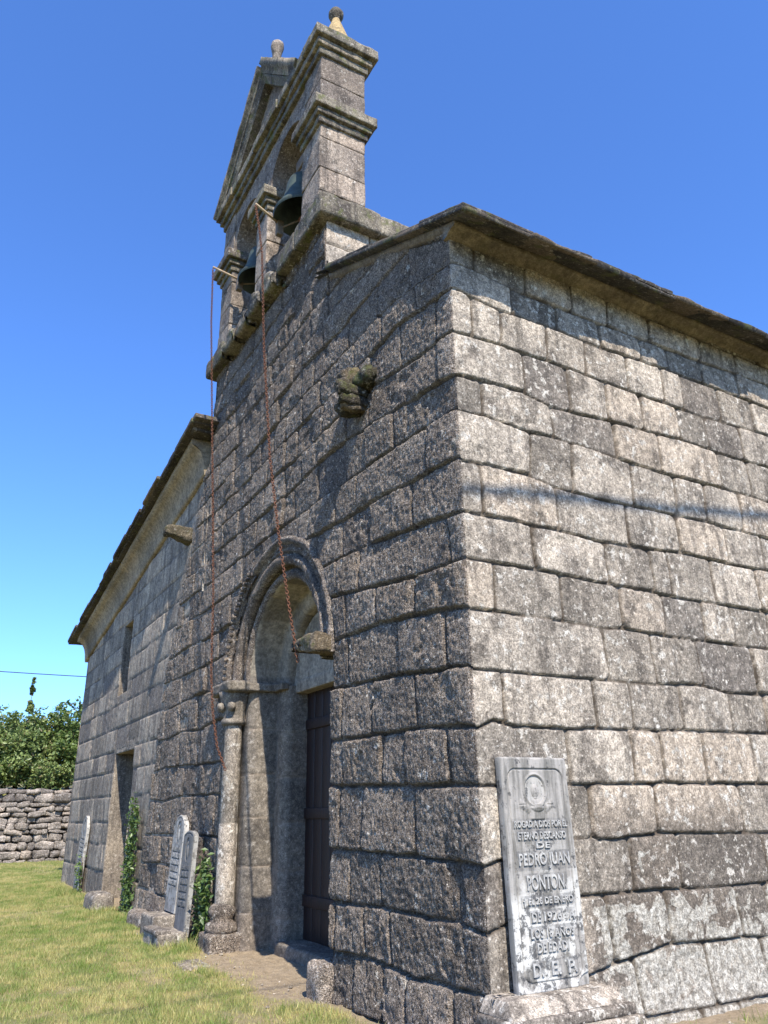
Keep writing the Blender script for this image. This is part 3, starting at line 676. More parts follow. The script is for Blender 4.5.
for sx in (-1, 1):
    p = MB(); cx = XC+sx*1.43
    if sx > 0:
        rbox(p, -3.04, -2.42, -.22, .3, 3.15, 3.34, .025, .035, .05, 9, ns=6, taper=lambda V: np.stack([V[:, 0], V[:, 1], np.where(V[:, 2] < 3.25, V[:, 2]+.10*np.clip((-2.6-V[:, 0])/.4, 0, 1), V[:, 2]-.03*np.clip((-2.6-V[:, 0])/.4, 0, 1))], -1))
        p.build('impost', M['moss'], doorway); continue
    lathe(p, [(.12, 0), (.12, .95), (.113, .96), (.118, .97), (.115, 2.2)], (cx, .04, .50), 28, n=.012, seed=3)
    p.build('column', M['nave'], doorway)
    p = MB()
    rbox(p, cx-.23, cx+.23, -.20, .25, -.15, .21, .035, .05, .03, 6)
    lathe(p, [(0, .2), (.19, .2), (.21, .25), (.19, .31), (.15, .33), (.135, .37), (.165, .41), (.17, .45), (.15, .50), (.12, .53), (0, .53)], (cx, .02, 0), 28, n=.02, seed=9)
    p.build('column_base', M['front'], doorway)
    p = MB()
    lathe(p, [(.13, 0), (.165, .02), (.175, .05), (.16, .08), (.14, .10), (.15, .2), (.2, .36), (.22, .44), (0, .44)], (cx, .04, 2.68), 24, n=.015, seed=4)
    for kk in range(3):
        a = -PI/2+(kk-1)*1.0*1; lathe(p, [(0, -.06), (.04, -.045), (.06, 0), (.045, .045), (0, .06)], (cx+.19*math.cos(a), .04+.19*math.sin(a), 2.92), 12, n=.01)
    p.build('capital', M['jamb'], doorway)
    p = MB(); xo = XC+sx*1.88; xi = XC+sx*1.13
    rbox(p, min(xo, xi), max(xo, xi), -.17 if sx < 0 else -.26, .25, 3.10, 3.25, .045, .04, .035, 8+sx)
    rbox(p, min(XC+sx*1.2, XC+sx*1.08), max(XC+sx*1.2, XC+sx*1.08), .1, .60, 3.11, 3.23, .03, .04, .02, 12)
    rbox(p, min(XC+sx*1.1, XC+sx*.86), max(XC+sx*1.1, XC+sx*.86), .48, .60, 3.12, 3.22, .02, .04, .012, 13)
    p.build('impost', M['jamb'] if sx < 0 else M['moss'], doorway)
p = MB()
for i in range(7):
    x = -4.95+i*.245; rbox(p, x+.004, x+.241, .86, .91, .13, 3.1, .01, .25, .003, i)
for z in (.5, 1.5, 2.6): rbox(p, -4.93, -3.27, .83, .87, z, z+.13, .01, .2, .002, 3)
leaf = p.build('door_leaf', M['wood'], doorway)
p = MB(); rbox(p, -2.70, -2.36, -.13, .3, -.2, .30, .07, .05, .04, 44); p.build('kerb_stone', M['front'], doorway)

# ---- spouts and the weathered carving
def spout(name, x, z, L, w, h, drop, mat, hole=False):
    p = MB()
    def tp(V):
        V = V.copy(); t = np.clip(-V[:, 1]/L, 0, 1); V[:, 0] = V[:, 0]*(1-.25*t); V[:, 2] = np.where(V[:, 2] < 0, V[:, 2]*(1-.55*t), V[:, 2])-drop*t; return V
    rbox(p, -w/2, w/2, -L, .12, -h/2, h/2, .06, .04, .05, int(z*10), tf=lambda V: V+np.array([x, 0, z]), taper=tp, ns=7)
    return p.build(name, mat, church)
spout('water_spout', -8.42, 6.28, .44, .30, .25, -.03, M['moss'])
p = MB()     # the worn carved head on the nave front: rough horseshoe of stone round a dark hollow
for i in range(11):
    a = -2.4+i*.44; cx = -1.80+.11*math.cos(a); cz = 5.82+.14*math.sin(a); s = .042+.024*math.sin(i*2.3)
    rbox(p, cx-s, cx+s, -.30-.05*math.sin(a*1.3+1), .05, cz-s, cz+s, .075, .03, .05, 60+i, ns=8)
rbox(p, -1.9, -1.7, -.12, .05, 5.7, 5.9, .06, .03, .03, 61, (0, 0, 0, 1))  # back of the hollow, its deep shade put into the colour
rbox(p, -2.0, -1.76, -.2, .05, 5.98, 6.22, .07, .03, .07, 62, ns=8); rbox(p, -1.75, -1.45, -.12, .05, 5.9, 6.08, .06, .03, .07, 63, ns=8)
p.build('carved_corbel', M['moss'], church)

# ---- back and hidden faces so that the church is closed
mb = MB()
rbox(mb, -17.8, 0, 8.6, 8.95, -.2, 5.6, .02, .5, 0, 1); rbox(mb, -7.4, -.1, 8.55, 8.9, 5.4, 6.9, .02, .5, 0, 2)
mb.build('back_wall', M['ashlar'], church)
mb = MB()
extrude(mb, [(0, 0), (0, .1), (-7, .1), (-7, 0)], (-2.9, 0, 8.19), (-7.4, 0, 7.98), (0, 1, 0), (0, 0, 1), .3, .01, 5, close=True) if False else None
rbox(mb, -7.3, -2.8, 2.4, 9.3, 7.95, 8.15, .02, .4, .01, 6)
mb.build('ridge_roof', M['slate'], church)
# ------------------------------------------------------------------ bells and their gear
def bell(x, z, s, li, lo, label):
    lx = li[0]
    root = empty('bell', (x, .36, z), label, 'bell', 'bells hanging in the bell gable')
    root.location = (x, .36, z)
    p = MB()
    pr = [(.43, 0), (.445, .03), (.43, .07), (.37, .16), (.31, .30), (.275, .46), (.26, .58), (.23, .66), (.14, .71), (0, .72),
          (0, .69), (.12, .67), (.2, .62), (.235, .55), (.25, .44), (.285, .28), (.34, .14), (.395, .05), (.43, 0)]
    lathe(p, [(a*s, b*s) for a, b in pr], (0, 0, 0), 48); p.build('bell_body', M['bronze'], root)
    p = MB(); rbox(p, -.60, .60, -.09, .09, .72*s, .72*s+.18, .03, .08, .01, 3); rbox(p, -.18, .18, -.1, .1, .74*s+.2, .74*s+.42, .03, .08, .01, 4); p.build('headstock', M['yoke'], root)
    p = MB(); tube(p, [(0, 0, .68*s), (0, -.02, .1), (0, -.03, -.02)], [.018, .018, .02], 8); lathe(p, [(0, -.06), (.05, -.04), (.065, .01), (.045, .06), (0, .08)], (0, -.03, -.05), 14)
    p.build('clapper', M['rust'], root)
    p = MB(); tube(p, [li, lo], .020, 8); p.build('lever', M['lever'], root)
    p = MB(); rbox(p, lx-.05, lx+.05, li[1]-.05, li[1]+.06, li[2]-.24, li[2]+.04, .02, .04, .01, 5); tube(p, [(lx, li[1], li[2]-.1), (-.02, -.05, -.03)], .015, 6); p.build('lever_bracket', M['yoke'], root)
    return root
bell(-4.36, 10.52, 1.12, (-.30, -.30, 0.), (-.12, -.78, .05), 'green bronze bell in the nearer arch of the bell gable')
bell(-6.20, 10.52, .98, (-.30, -.32, .14), (-.46, -.78, .36), 'smaller dark bronze bell in the farther arch of the bell gable')
def chain(pts, label, link=.052):
    P = [np.array(p, float) for p in pts]; seg = np.array([np.linalg.norm(b-a) for a, b in zip(P[:-1], P[1:])]); cum = np.concatenate([[0], np.cumsum(seg)])
    n = int(cum[-1]/(link*.72)); mb = MB()
    for i in range(n):
        s = (i+.5)*cum[-1]/n; c = np.array([np.interp(s, cum, [p[k] for p in P]) for k in range(3)]); c2 = np.array([np.interp(min(s+.01, cum[-1]), cum, [p[k] for p in P]) for k in range(3)])
        c1 = np.array([np.interp(max(s-.01, 0), cum, [p[k] for p in P]) for k in range(3)])
        t = Vector(c2-c1).normalized(); a = t.orthogonal().normalized(); b = t.cross(a); ph = (i % 2)*PI/2+.2*math.sin(i); w = a*math.cos(ph)+b*math.sin(ph)
        loop = [Vector(c)+t*(link*.5*math.sin(q))+w*(link*.30*math.cos(q)) for q in np.linspace(0, 2*PI, 11)]
        tube(mb, loop, .0055, 5, caps=False)
    o = mb.build('bell_chain', M['rust'], None); tag(o, label, 'chain', 'chains hanging from the bell levers'); return o
chain([(-4.48, -.42, 10.54), (-4.30, -.40, 9.95), (-4.18, -.38, 9.4), (-3.95, -.36, 7.6), (-3.6, -.34, 5.8), (-3.32, -.30, 4.7), (-3.05, -.26, 3.8), (-2.88, -.2, 3.1)], 'rusty chain falling from the nearer bell across the door arch')
chain([(-6.66, -.42, 10.84), (-6.5, -.42, 9.6), (-6.25, -.34, 7.4), (-6.05, -.30, 6.0), (-5.82, -.27, 4.5), (-5.72, -.26, 3.4), (-5.62, -.24, 2.9), (-5.45, -.2, 2.4), (-5.3, -.12, 2.1)], 'rusty chain falling from the farther bell to the left door column')

# ------------------------------------------------------------------ lettering
def text_mesh(txt, width, height, depth=.006, bold=.0):
    cu = bpy.data.curves.new('t', 'FONT'); cu.body = txt; cu.size = 1; cu.extrude = .5; cu.offset = bold; cu.align_x = 'CENTER'; cu.resolution_u = 3
    o = bpy.data.objects.new('t', cu); COL.objects.link(o); dg = bpy.context.evaluated_depsgraph_get()
    me = bpy.data.meshes.new_from_object(o.evaluated_get(dg)); bpy.data.objects.remove(o)
    me.calc_loop_triangles(); V = np.array([v.co[:] for v in me.vertices]); T = np.array([t.vertices[:] for t in me.loop_triangles])
    V[:, 0] -= (V[:, 0].max()+V[:, 0].min())/2; V[:, 0] *= width/max(np.ptp(V[:, 0]), 1e-6); V[:, 1] -= V[:, 1].min(); V[:, 1] *= height/max(np.ptp(V[:, 1]), 1e-6); V[:, 2] *= depth
    return V, T
def plaque_mat():
    m, nt, bs = newmat('weathered_white_marble'); v = coords(nt); sv = coords(nt, (14, 14, 1.6))
    at = N(nt, 'ShaderNodeAttribute'); at.attribute_name = 'tint'; sp = N(nt, 'ShaderNodeSeparateColor'); nt.links.new(at.outputs['Color'], sp.inputs[0])
    base = mix(nt, ramp(nt, noise(nt, sv, 1.5, 5, .6), .35, .65), (.31, .285, .25), (.14, .13, .11))
    low = sp.outputs[0]       # how near the foot of the slab
    base = mix(nt, mth(nt, 'MULTIPLY', ramp(nt, noise(nt, v, 5., 6, .65), .44, .52), low), base, (.50, .48, .43))
    blk = mth(nt, 'MULTIPLY', ramp(nt, mth(nt, 'ADD', noise(nt, v, 15., 8, .75), mth(nt, 'MULTIPLY', low, .065)), .57, .64), .85)
    base = mix(nt, blk, base, (.035, .035, .035))
    base = mix(nt, mth(nt, 'MULTIPLY', sp.outputs[1], .8), base, (.06, .06, .06))
    nt.links.new(base, bs.inputs['Base Color']); bs.inputs['Roughness'].default_value = .75
    nt.links.new(bump(nt, noise(nt, v, 90., 4, .6), .002), bs.inputs['Normal']); return m
M['marble'] = plaque_mat()
M['letter'] = simple('raised_marble_letters', (.55, .53, .48), (.27, .26, .24), 40., .75, .001)
tomb = empty('wall_tombstone', (.1, .46, .42), 'tall inscribed white slab on a pedestal against the side wall', 'tombstone')
tomb.location = (0, 0, 0)
LINES = [('ROGAD A DIOS POR EL', .50, .046, 1.040, 0), ('ETERNO DESCANSO', .45, .050, .960, 0), ('DE', .13, .040, .900, 0), ('PEDRO JUAN', .47, .105, .765, 0),
         ('PONTON.', .36, .095, .630, 0), ('† EL 26 DE ENERO', .46, .058, .525, 0), ('DE', .08, .060, .430, -.125), ('1926', .16, .060, .430, .025), ('A', .05, .060, .430, .20), ('LOS 18', .19, .062, .330, -.09),
         ('AÑOS', .18, .062, .330, .115), ('DE EDAD.', .28, .060, .240, 0), ('D.', .09, .082, .100, -.15), ('E.', .08, .082, .100, .01), ('P.', .08, .082, .100, .16)]
# local frame: s along +Y (0..W), t up
PW, PH, PY, PZ = .635, 1.53, .15, .42
us = np.arange(0, PW+.001, .0045); ts = np.arange(0, PH+.001, .0045)
s_, t_ = [a.ravel() for a in np.meshgrid(us, ts, indexing='ij')]
hh = np.zeros(len(s_))
def rrect(cx, cy, hw, hv, r):
    dx = np.abs(s_-cx)-hw+r; dy = np.abs(t_-cy)-hv+r
    return np.hypot(np.maximum(dx, 0), np.maximum(dy, 0))+np.minimum(np.maximum(dx, dy), 0)-r
dF = rrect(PW/2, PH/2-.01, PW/2-.055, PH/2-.075, .07)
hh -= .010*(1-sstep(np.abs(dF), .002, .008)); hh -= .004*(dF < 0)
cx, cy = PW/2-.015, PH-.235
d1 = np.hypot((s_-cx), (t_-cy)*.92); hh -= .016*(1-sstep(d1, .085, .10)); hh += .008*np.exp(-((d1-.105)/.007)**2)
head = np.hypot((s_-cx)/.042, (t_-cy+.005)/.055); hh += .022*np.sqrt(np.clip(1-head**2, 0, 1))
sh = np.hypot((s_-cx)/.075, (t_-cy+.10)/.05); hh += .016*np.sqrt(np.clip(1-sh**2, 0, 1))
blk = rrect(cx, cy-.16, .065, .045, .008); hh += .012*(1-sstep(blk, -.006, .003))
for sx in (-1, 1):
    for k in range(4):
        a = np.hypot((s_-cx-sx*(.085+.02*k))/.018, (t_-cy+.13-.012*k)/.035); hh += .010*np.clip(1-a**2, 0, 1)
    a = np.abs(t_-(cy-.10)) < .003; hh -= .006*a*((s_-cx)*sx > .1)*((s_-cx)*sx < .16)
hh += .003*fbm(s_*14, t_*14, None, 4, 4, .6)
e = np.minimum(np.minimum(s_, PW-s_), np.minimum(t_, PH-t_)); hh -= .012*(1-sstep(e, 0, .012))
hh -= .03*(np.hypot(s_-PW*.52, t_-PH) < .012)+.03*sstep(.12-np.hypot(s_-PW, (t_)*1.3), 0, .02)
tilt_x = lambda t: .125-.045*(t/PH)
low = sstep(-(t_/PH)+.25*fbm(s_*3, t_*3, None, 9, 3), -.62, -.25)
trow = np.zeros(len(s_))
for _t, _w, _hh, _z, _o in LINES: trow = np.maximum(trow, (np.abs(s_-PW/2-.005-_o) < _w/2+.015)*(t_ > _z-.012)*(t_ < _z+_hh+.012)*(.30+.35*(fbm(s_*20, t_*20, None, 6, 3) > -.05)))
blackline = (1-sstep(np.abs(dF), .002, .006))*.8
mb = MB(); mb.add(np.stack([tilt_x(t_)+hh, PY+s_, PZ+t_], -1), gridQ(len(us), len(ts)), c=np.stack([low, np.maximum(blackline*.8, trow), low*0, low*0], -1))
mb.build('slab_face', M['marble'], tomb)
mb = MB(); rbox(mb, -.06, .0, 0, PW, 0, PH, .006, .05, .002, 3, (.3, 0, 0, 0), tf=lambda V: np.stack([V[:, 0]+tilt_x(V[:, 2])-.012, V[:, 1]+PY, V[:, 2]+PZ], -1))
mb.build('slab', M['marble'], tomb)
mb = MB()
for txt, w, h, z, off in LINES:
    V, T = text_mesh(txt, w, h, .014, .014); P = np.stack([tilt_x(V[:, 1]+z)+.001+V[:, 2]*1., PY+PW/2+.005+off+V[:, 0], PZ+V[:, 1]+z], -1)
    mb = MB(); mb.add(P, None, T, c=((.2 if z > .7 else .8), 0, 0, 0)); mb.build('inscription_line', M['letter'], tomb, smooth=False)
mb = MB()
rbox(mb, -.02, .40, -.16, 1.00, -.15, .27, .02, .04, .01, 3); rbox(mb, -.02, .36, -.12, .96, .27, .34, .02, .04, .008, 4)
def bev(V):
    V = V.copy(); t = np.clip((V[:, 2]-.34)/.09, 0, 1); V[:, 0] = np.where(V[:, 0] > .1, V[:, 0]-.10*t, V[:, 0]); V[:, 1] = .42+(V[:, 1]-.42)*(1-.12*t); return V
rbox(mb, -.02, .33, -.09, .93, .34, .43, .008, .03, .006, 5, taper=bev)
mb.build('pedestal', M['nave'], tomb)

# ------------------------------------------------------------------ small tombstones leaning on the front
def headstone(x, w, z0, H, y0, lean, label, dark=0., rot=0., pointed=.8, kind=0):
    root = empty('headstone', (x, y0, z0), label, 'headstone', 'small headstones leaning on the front wall')
    us = np.linspace(-w/2, w/2, 90); ts = np.linspace(0, 1, 220)
    a = np.clip(np.abs(us)/(w/2), 0, 1); topz = H-w*.5*pointed*(1-np.sqrt(np.clip(1-a**1.7, 0, 1)))
    S, T = np.meshgrid(us, ts, indexing='ij'); Z = T*topz[:, None]; s, z = S.ravel(), Z.ravel(); h = np.zeros(len(s)); dk = np.zeros(len(s))
    zt = np.repeat(topz, 220); e = np.minimum(w/2-np.abs(s), (zt-z)); h -= .012*(1-sstep(e, 0, .012))
    ln = (np.abs(e-.04) < .006)*(z > H*.25); h -= .006*ln; dk = np.maximum(dk, ln*.7)
    # niche with a little carved figure
    cz = H-.24; q = np.hypot(s/.085, (z-cz)/.15); h -= .012*(q < 1); dk = np.maximum(dk, (np.abs(q-1) < .10)*.9); h += .018*np.clip(1-np.hypot(s/.04, (z-cz+.03)/.09)**2, 0, 1)+.012*np.clip(1-np.hypot(s/.025, (z-cz-.08)/.03)**2, 0, 1)
    rr = np.random.default_rng(int(abs(x)*10))
    for k in range(7):                 # ruled bands of worn, unreadable carving
        zl = H-.50-k*.088
        if zl < H*.22: break
        on = (np.abs(s) < w*.36); l = on & (np.abs(z-zl) < .006); h -= .010*l; dk = np.maximum(dk, l*1.)
        tick = on & (z > zl+.014) & (z < zl+.066) & (vnoise(s*70+k*9, z*22, None, k) > .12); h += .006*tick; dk = np.maximum(dk, (on & (z > zl+.014) & (z < zl+.066) & ~tick)*.55)
    h += .002*fbm(s*14, z*14, None, 3, 4); y = -h
    front = np.stack([s, y, z], -1); back = np.stack([s, y*0+.07, z], -1); n = len(s)
    Qf = gridQ(90, 220); m = MB(); c = np.stack([np.full(n, .15+.25*(1-dark)), np.clip(dk+dark*.65, 0, 1), s*0, s*0], -1)
    m.add(front, Qf, c=c); m.add(back, Qf[:, ::-1], c=(.4, dark*.5, 0, 0))
    idx = np.arange(n).reshape(90, 220)
    rim = np.concatenate([idx[0, :], idx[:, -1], idx[-1, ::-1]]); m.add(np.concatenate([front[rim], back[rim]]), [(i+1, i, i+len(rim), i+1+len(rim)) for i in range(len(rim)-1)], c=(.6, dark*.3, 0, 0))
    o = m.build('slab', M['marble'], root, sharp=50); o.rotation_euler = (-lean, rot, 0)
    return root
g = headstone(-7.25, .52, .30, 1.27, -.17, .05, 'grey round-topped headstone, taller and farther of the pair beside the doorway', 0., .02)
p = MB(); rbox(p, -7.62, -6.95, -.46, -.08, -.1, .28, .03, .05, .014, 6); under(p.build('footing', M['nave'], None), g)
g = headstone(-6.42, .46, .10, 1.27, -.26, .05, 'darker narrow headstone, nearer of the pair beside the doorway', 1., -.02, .35)
p = MB(); rbox(p, -6.88, -6.12, -.60, -.22, -.1, .16, .025, .05, .014, 7); rbox(p, -6.85, -6.15, -.62, -.42, .13, .2, .03, .04, .02, 8); under(p.build('footing', M['nave'], None), g)
g = headstone(-15.1, .60, .02, 1.55, -.10, .03, 'white pointed headstone with dark bands at the far end of the front', .15, .05, 1.2)

# ------------------------------------------------------------------ loose stones
def rock(x, y, z, sx, sy, sz, name, label, seed, mat='nave'):
    p = MB(); rbox(p, -sx, sx, -sy, sy, -sz, sz, min(sx, sy, sz)*.6, .05, .03, seed, ns=3.5, tf=lambda V: V+np.array([x, y, z])); o = p.build(name, M[mat]); tag(o, label, 'stone'); return o
rock(-11.25, -.33, .10, .42, .20, .17, 'step_stone', 'pale loose block lying at the foot of the side door', 4)
rock(-8.6, -.2, .04, .42, .14, .15, 'foot_stone', 'brown block at the wall foot left of the paired headstones', 6, 'front')
rock(-4.85, -.55, -.03, .26, .16, .05, 'paving_stone', 'flat sunken stone in the soil in front of the doorway', 7, 'nave')

# ------------------------------------------------------------------ ground
def gz(x, y):
    z = .02*fbm(x*.5, y*.5, None, 3, 3)+.012*fbm(x*2.5, y*2.5, None, 5, 3)
    z = z+.12*sstep(x, -.6, .4)*sstep(y, -.5, 1.2)*(1-sstep(x, 2.5, 5))
    z = z-.04*sstep(-y, .2, 2.5)*sstep(-x, 1, 6)
    z = z+2.35*sstep(-x, 28.35, 28.9)+.06*np.maximum(-x-29, 0)*(x > -120)+0
    return z
def dirt(x, y):
    d1 = sstep(y+.42-.32*sstep(-x, 8.5, 11)+.3*fbm(x*1.3, y*1.3, None, 8, 4)+.25*sstep(x, -6.5, -4.5)*sstep(-x, 1.5, 3.5), 0, .35)*(y < .6)*(x < .3)*(x > -18)
    d2 = (1-sstep(x+.16*fbm(x*3, y*3, None, 9, 3), .32, .6))*(y > -.4)*(x > -.3)
    d3 = sstep(fbm(x*.9, y*1.3, None, 12, 5, .6), .16, .5)*.5
    return np.clip(np.maximum(np.maximum(d1, d2), d3), 0, 1)
gx = np.unique(np.concatenate([-np.geomspace(40, 600, 14), np.arange(-40, -14, .4), np.arange(-14, 5, .07), np.arange(5, 20, .6), np.geomspace(20, 600, 14)]).round(3))
gy = np.unique(np.concatenate([-np.geomspace(14, 600, 14), np.arange(-14, -4, .3), np.arange(-4, 3.2, .05), np.arange(3.2, 20, .5), np.geomspace(20, 600, 14)]).round(3))
X, Y = [a.ravel() for a in np.meshgrid(gx, gy, indexing='ij')]; Zg = gz(X, Y); dd = dirt(X, Y)
Zg = Zg+dd*.022*fbm(X*7, Y*7, None, 2, 4)
mb = MB(); mb.add(np.stack([X, Y, Zg], -1), gridQ(len(gx), len(gy)), c=np.stack([dd, dd*0, dd*0, dd*0], -1))
m, nt, bs = newmat('lawn_soil'); v = coords(nt); at = N(nt, 'ShaderNodeAttribute'); at.attribute_name = 'tint'; sp = N(nt, 'ShaderNodeSeparateColor'); nt.links.new(at.outputs['Color'], sp.inputs[0])
gr = mix(nt, ramp(nt, noise(nt, v, 2.2, 5, .6), .4, .6), (.13, .14, .04), (.25, .20, .085))
so = mix(nt, ramp(nt, noise(nt, v, 9., 6, .7), .35, .65), (.31, .235, .145), (.20, .15, .09)); so = mix(nt, ramp(nt, noise(nt, v, 60., 3, .7), .55, .65), so, (.42, .34, .24))
nt.links.new(mix(nt, sp.outputs[0], gr, so), bs.inputs['Base Color']); bs.inputs['Roughness'].default_value = 1.
nt.links.new(bump(nt, noise(nt, v, 45., 5, .7), .02), bs.inputs['Normal'])
g = mb.build('ground', m); tag(g, 'sunny churchyard ground of short grass and bare soil along the walls', 'ground', kind='structure')

def blades(name, label, n, xr, yr, hr, w, dens=1., only_low=False, seed=1, mat=None, keepf=None):
    r = np.random.default_rng(seed); x = r.uniform(*xr, n); y = r.uniform(*yr, n)
    d = dirt(x, y); k = r.uniform(0, 1, n) > d*.97
    k &= ~((x < .25) & (x > -17.95) & (y > -.02-0*x) & (y < 9)) 
    if keepf is not None: k &= keepf(x, y)
    x, y, d = x[k], y[k], d[k]; n = len(x); z = gz(x, y)
    clump = .5+.28*fbm(x*1.6, y*1.6, None, 21, 3)+.5*fbm(x*7, y*7, None, 27, 3); dry = np.clip(.40+.45*fbm(x*.9, y*1.1, None, 22, 4, .6)+.7*fbm(x*5, y*5, None, 28, 3, .6)+d*.5+r.normal(0, .22, n), 0, 1)
    h = r.uniform(*hr, n)*(.6+.8*clump)*(1-.5*d)*(1+1.1*(vnoise(x*4.3, y*4.3, None, 55) > .45)*r.uniform(0, 1, n)); a = r.uniform(0, 2*PI, n); ln = r.uniform(.1, .9, n)*h; b = a+r.normal(0, .8, n); ww = w*r.uniform(.6, 1.3, n)
    p0 = np.stack([x-np.cos(a)*ww, y-np.sin(a)*ww, z-.01], -1); p1 = np.stack([x+np.cos(a)*ww, y+np.sin(a)*ww, z-.01], -1)
    p2 = np.stack([x+np.cos(b)*ln, y+np.sin(b)*ln, z+h], -1)
    V = np.stack([p0, p1, p2], 1).reshape(-1, 3); T = np.arange(n*3).reshape(-1, 3); c = np.stack([np.clip(clump+r.normal(0, .2, n), 0, 1), dry, d, d], -1)
    m = MB(); m.add(V, None, T, c=np.repeat(c, 3, 0)); o = m.build(name, mat, None, smooth=False); tag(o, label, 'grass', kind='stuff'); return o
M['grass'] = leafmat('grass_blades', (.12, .20, .03), (.25, .35, .07), (.52, .44, .18), .6, .3)
blades('grass', 'short sunny churchyard grass, green with dry yellow patches', 360000, (-29, 0), (-3.4, -.05), (.012, .048), .0045, mat=M['grass'], keepf=lambda x, y: y > -3.2+(-x)*.07)
blades('sparse_grass', 'thin grass of the open churchyard away from the church front', 120000, (-29, 6), (-11, -1.2), (.03, .07), .006, seed=3, mat=M['grass'], keepf=lambda x, y: y < -3.2+np.maximum(-x, 0)*.07)
blades('far_corner_grass', 'short grass between the far corner of the church and the boundary wall', 50000, (-28, -18.2), (-.1, 4), (.015, .06), .006, seed=13, mat=M['grass'])
blades('wall_foot_weeds', 'weedy tufts of grass along the foot of the front wall', 26000, (-17.5, -3.2), (-.62, -.03), (.03, .11), .005, seed=8, mat=M['grass'], keepf=lambda x, y: vnoise(x*2.6, y*4, None, 41) > .1)
blades('wall_foot_grass', 'green tufts at the foot of the side wall', 16000, (.3, 2.6), (.2, 7.), (.04, .13), .004, seed=5, mat=M['grass'], keepf=lambda x, y: (x > .36) & (vnoise(x*3, y*3, None, 4) > -.1) & ~((y < 1.1) & (x < .45)))

r = np.random.default_rng(77); pb = MB(); k = 0
while k < 420:
    if k % 5 == 0: x, y = r.uniform(.35, 1.6), r.uniform(1.0, 6)
    else: x, y = r.uniform(-9, -2), -r.uniform(.05, 1.1)
    if dirt(np.array([x]), np.array([y]))[0] < .35: k += 1; continue
    s = .006+.022*r.random()**3; z = float(gz(np.array([x]), np.array([y]))[0])+s*.3
    V = np.array([(1, 0, 0), (0, 1, 0), (-1, 0, 0), (0, -1, 0), (0, 0, .7), (0, 0, -.7), (.7, .7, .2), (-.7, -.6, .3)])*s*r.uniform(.7, 1.3, (8, 3))
    pb.add(V[:6]+np.array([x, y, z]), None, [(0, 1, 4), (1, 2, 4), (2, 3, 4), (3, 0, 4), (1, 0, 5), (2, 1, 5), (3, 2, 5), (0, 3, 5)], c=(r.random(), 0, 0, 0)); k += 1
tag(pb.build('pebbles', M['nave'], None, smooth=False), 'small loose pebbles on the bare soil near the walls', 'pebbles', kind='stuff')

# ------------------------------------------------------------------ dry stone wall
mb = MB(); r = random.Random(12); z = -.1; k = 0
while z < 2.35:
    h = r.uniform(.13, .32); y = -13-r.random()
    while y < 9:
        L = r.uniform(.22, .75); hh_ = h*r.uniform(.75, 1.15); f = r.uniform(-.09, .09); vis = -3 < y < 3.5
        mt = Matrix.Translation((-28.2-.06*z+f, y+L/2, z+h/2)) @ Matrix.Rotation(r.uniform(-.16, .16), 4, 'X') @ Matrix.Rotation(r.uniform(-.2, .2), 4, 'Z')
        rbox(mb, -.3, .22, -L/2+.01, L/2-.01, -hh_/2+.008, hh_/2-.008, min(h, L)*.30, .09 if vis else .3, .09 if vis else .03, k, tf=mt, ns=5); k += 1
        y += L*.97
    z += h*.93
rbox(mb, -28.75, -28.35, -13.5, 9, -.2, 2.25, .05, .6, 0, 3, (0, 0, 0, 1))
o = mb.build('dry_stone_wall', M['field']); tag(o, 'rough dry stone boundary wall at the far end of the churchyard', 'wall')

# ------------------------------------------------------------------ leaves
def leaves(mb, P, size, r, flat=.0, seed=0, dryp=.08):
    n = len(P); nrm = r.normal(size=(n, 3)); nrm[:, 2] = np.abs(nrm[:, 2])+.25; nrm /= np.linalg.norm(nrm, axis=1, keepdims=True)
    a = np.cross(nrm, r.normal(size=(n, 3))); a /= np.linalg.norm(a, axis=1, keepdims=True); b = np.cross(nrm, a)
    s = size*r.uniform(.6, 1.3, n)[:, None]
    V = np.stack([P-a*s, P+b*s*.5+nrm*s*.12, P+a*s, P-b*s*.5+nrm*s*.12], 1).reshape(-1, 3); Q = np.arange(n*4).reshape(-1, 4)
    tone = np.clip(.5+.5*fbm(P[:, 0]*1.5, P[:, 1]*1.5, P[:, 2]*1.5, seed, 3)+r.normal(0, .22, n), 0, 1)
    c = np.stack([tone, (r.uniform(0, 1, n) < dryp)*r.uniform(.3, .9, n), tone*0, tone*0], -1); mb.add(V, Q, c=np.repeat(c, 4, 0))
M['leafA'] = leafmat('bramble_leaves', (.09, .15, .04), (.33, .40, .12), (.24, .17, .08), .45, .3)
M['leafB'] = leafmat('fresh_leaves', (.10, .17, .035), (.24, .31, .08), (.25, .22, .08), .45, .35)
M['ivy'] = leafmat('ivy_leaves', (.05, .10, .02), (.20, .29, .08), (.2, .2, .06), .4, .25)
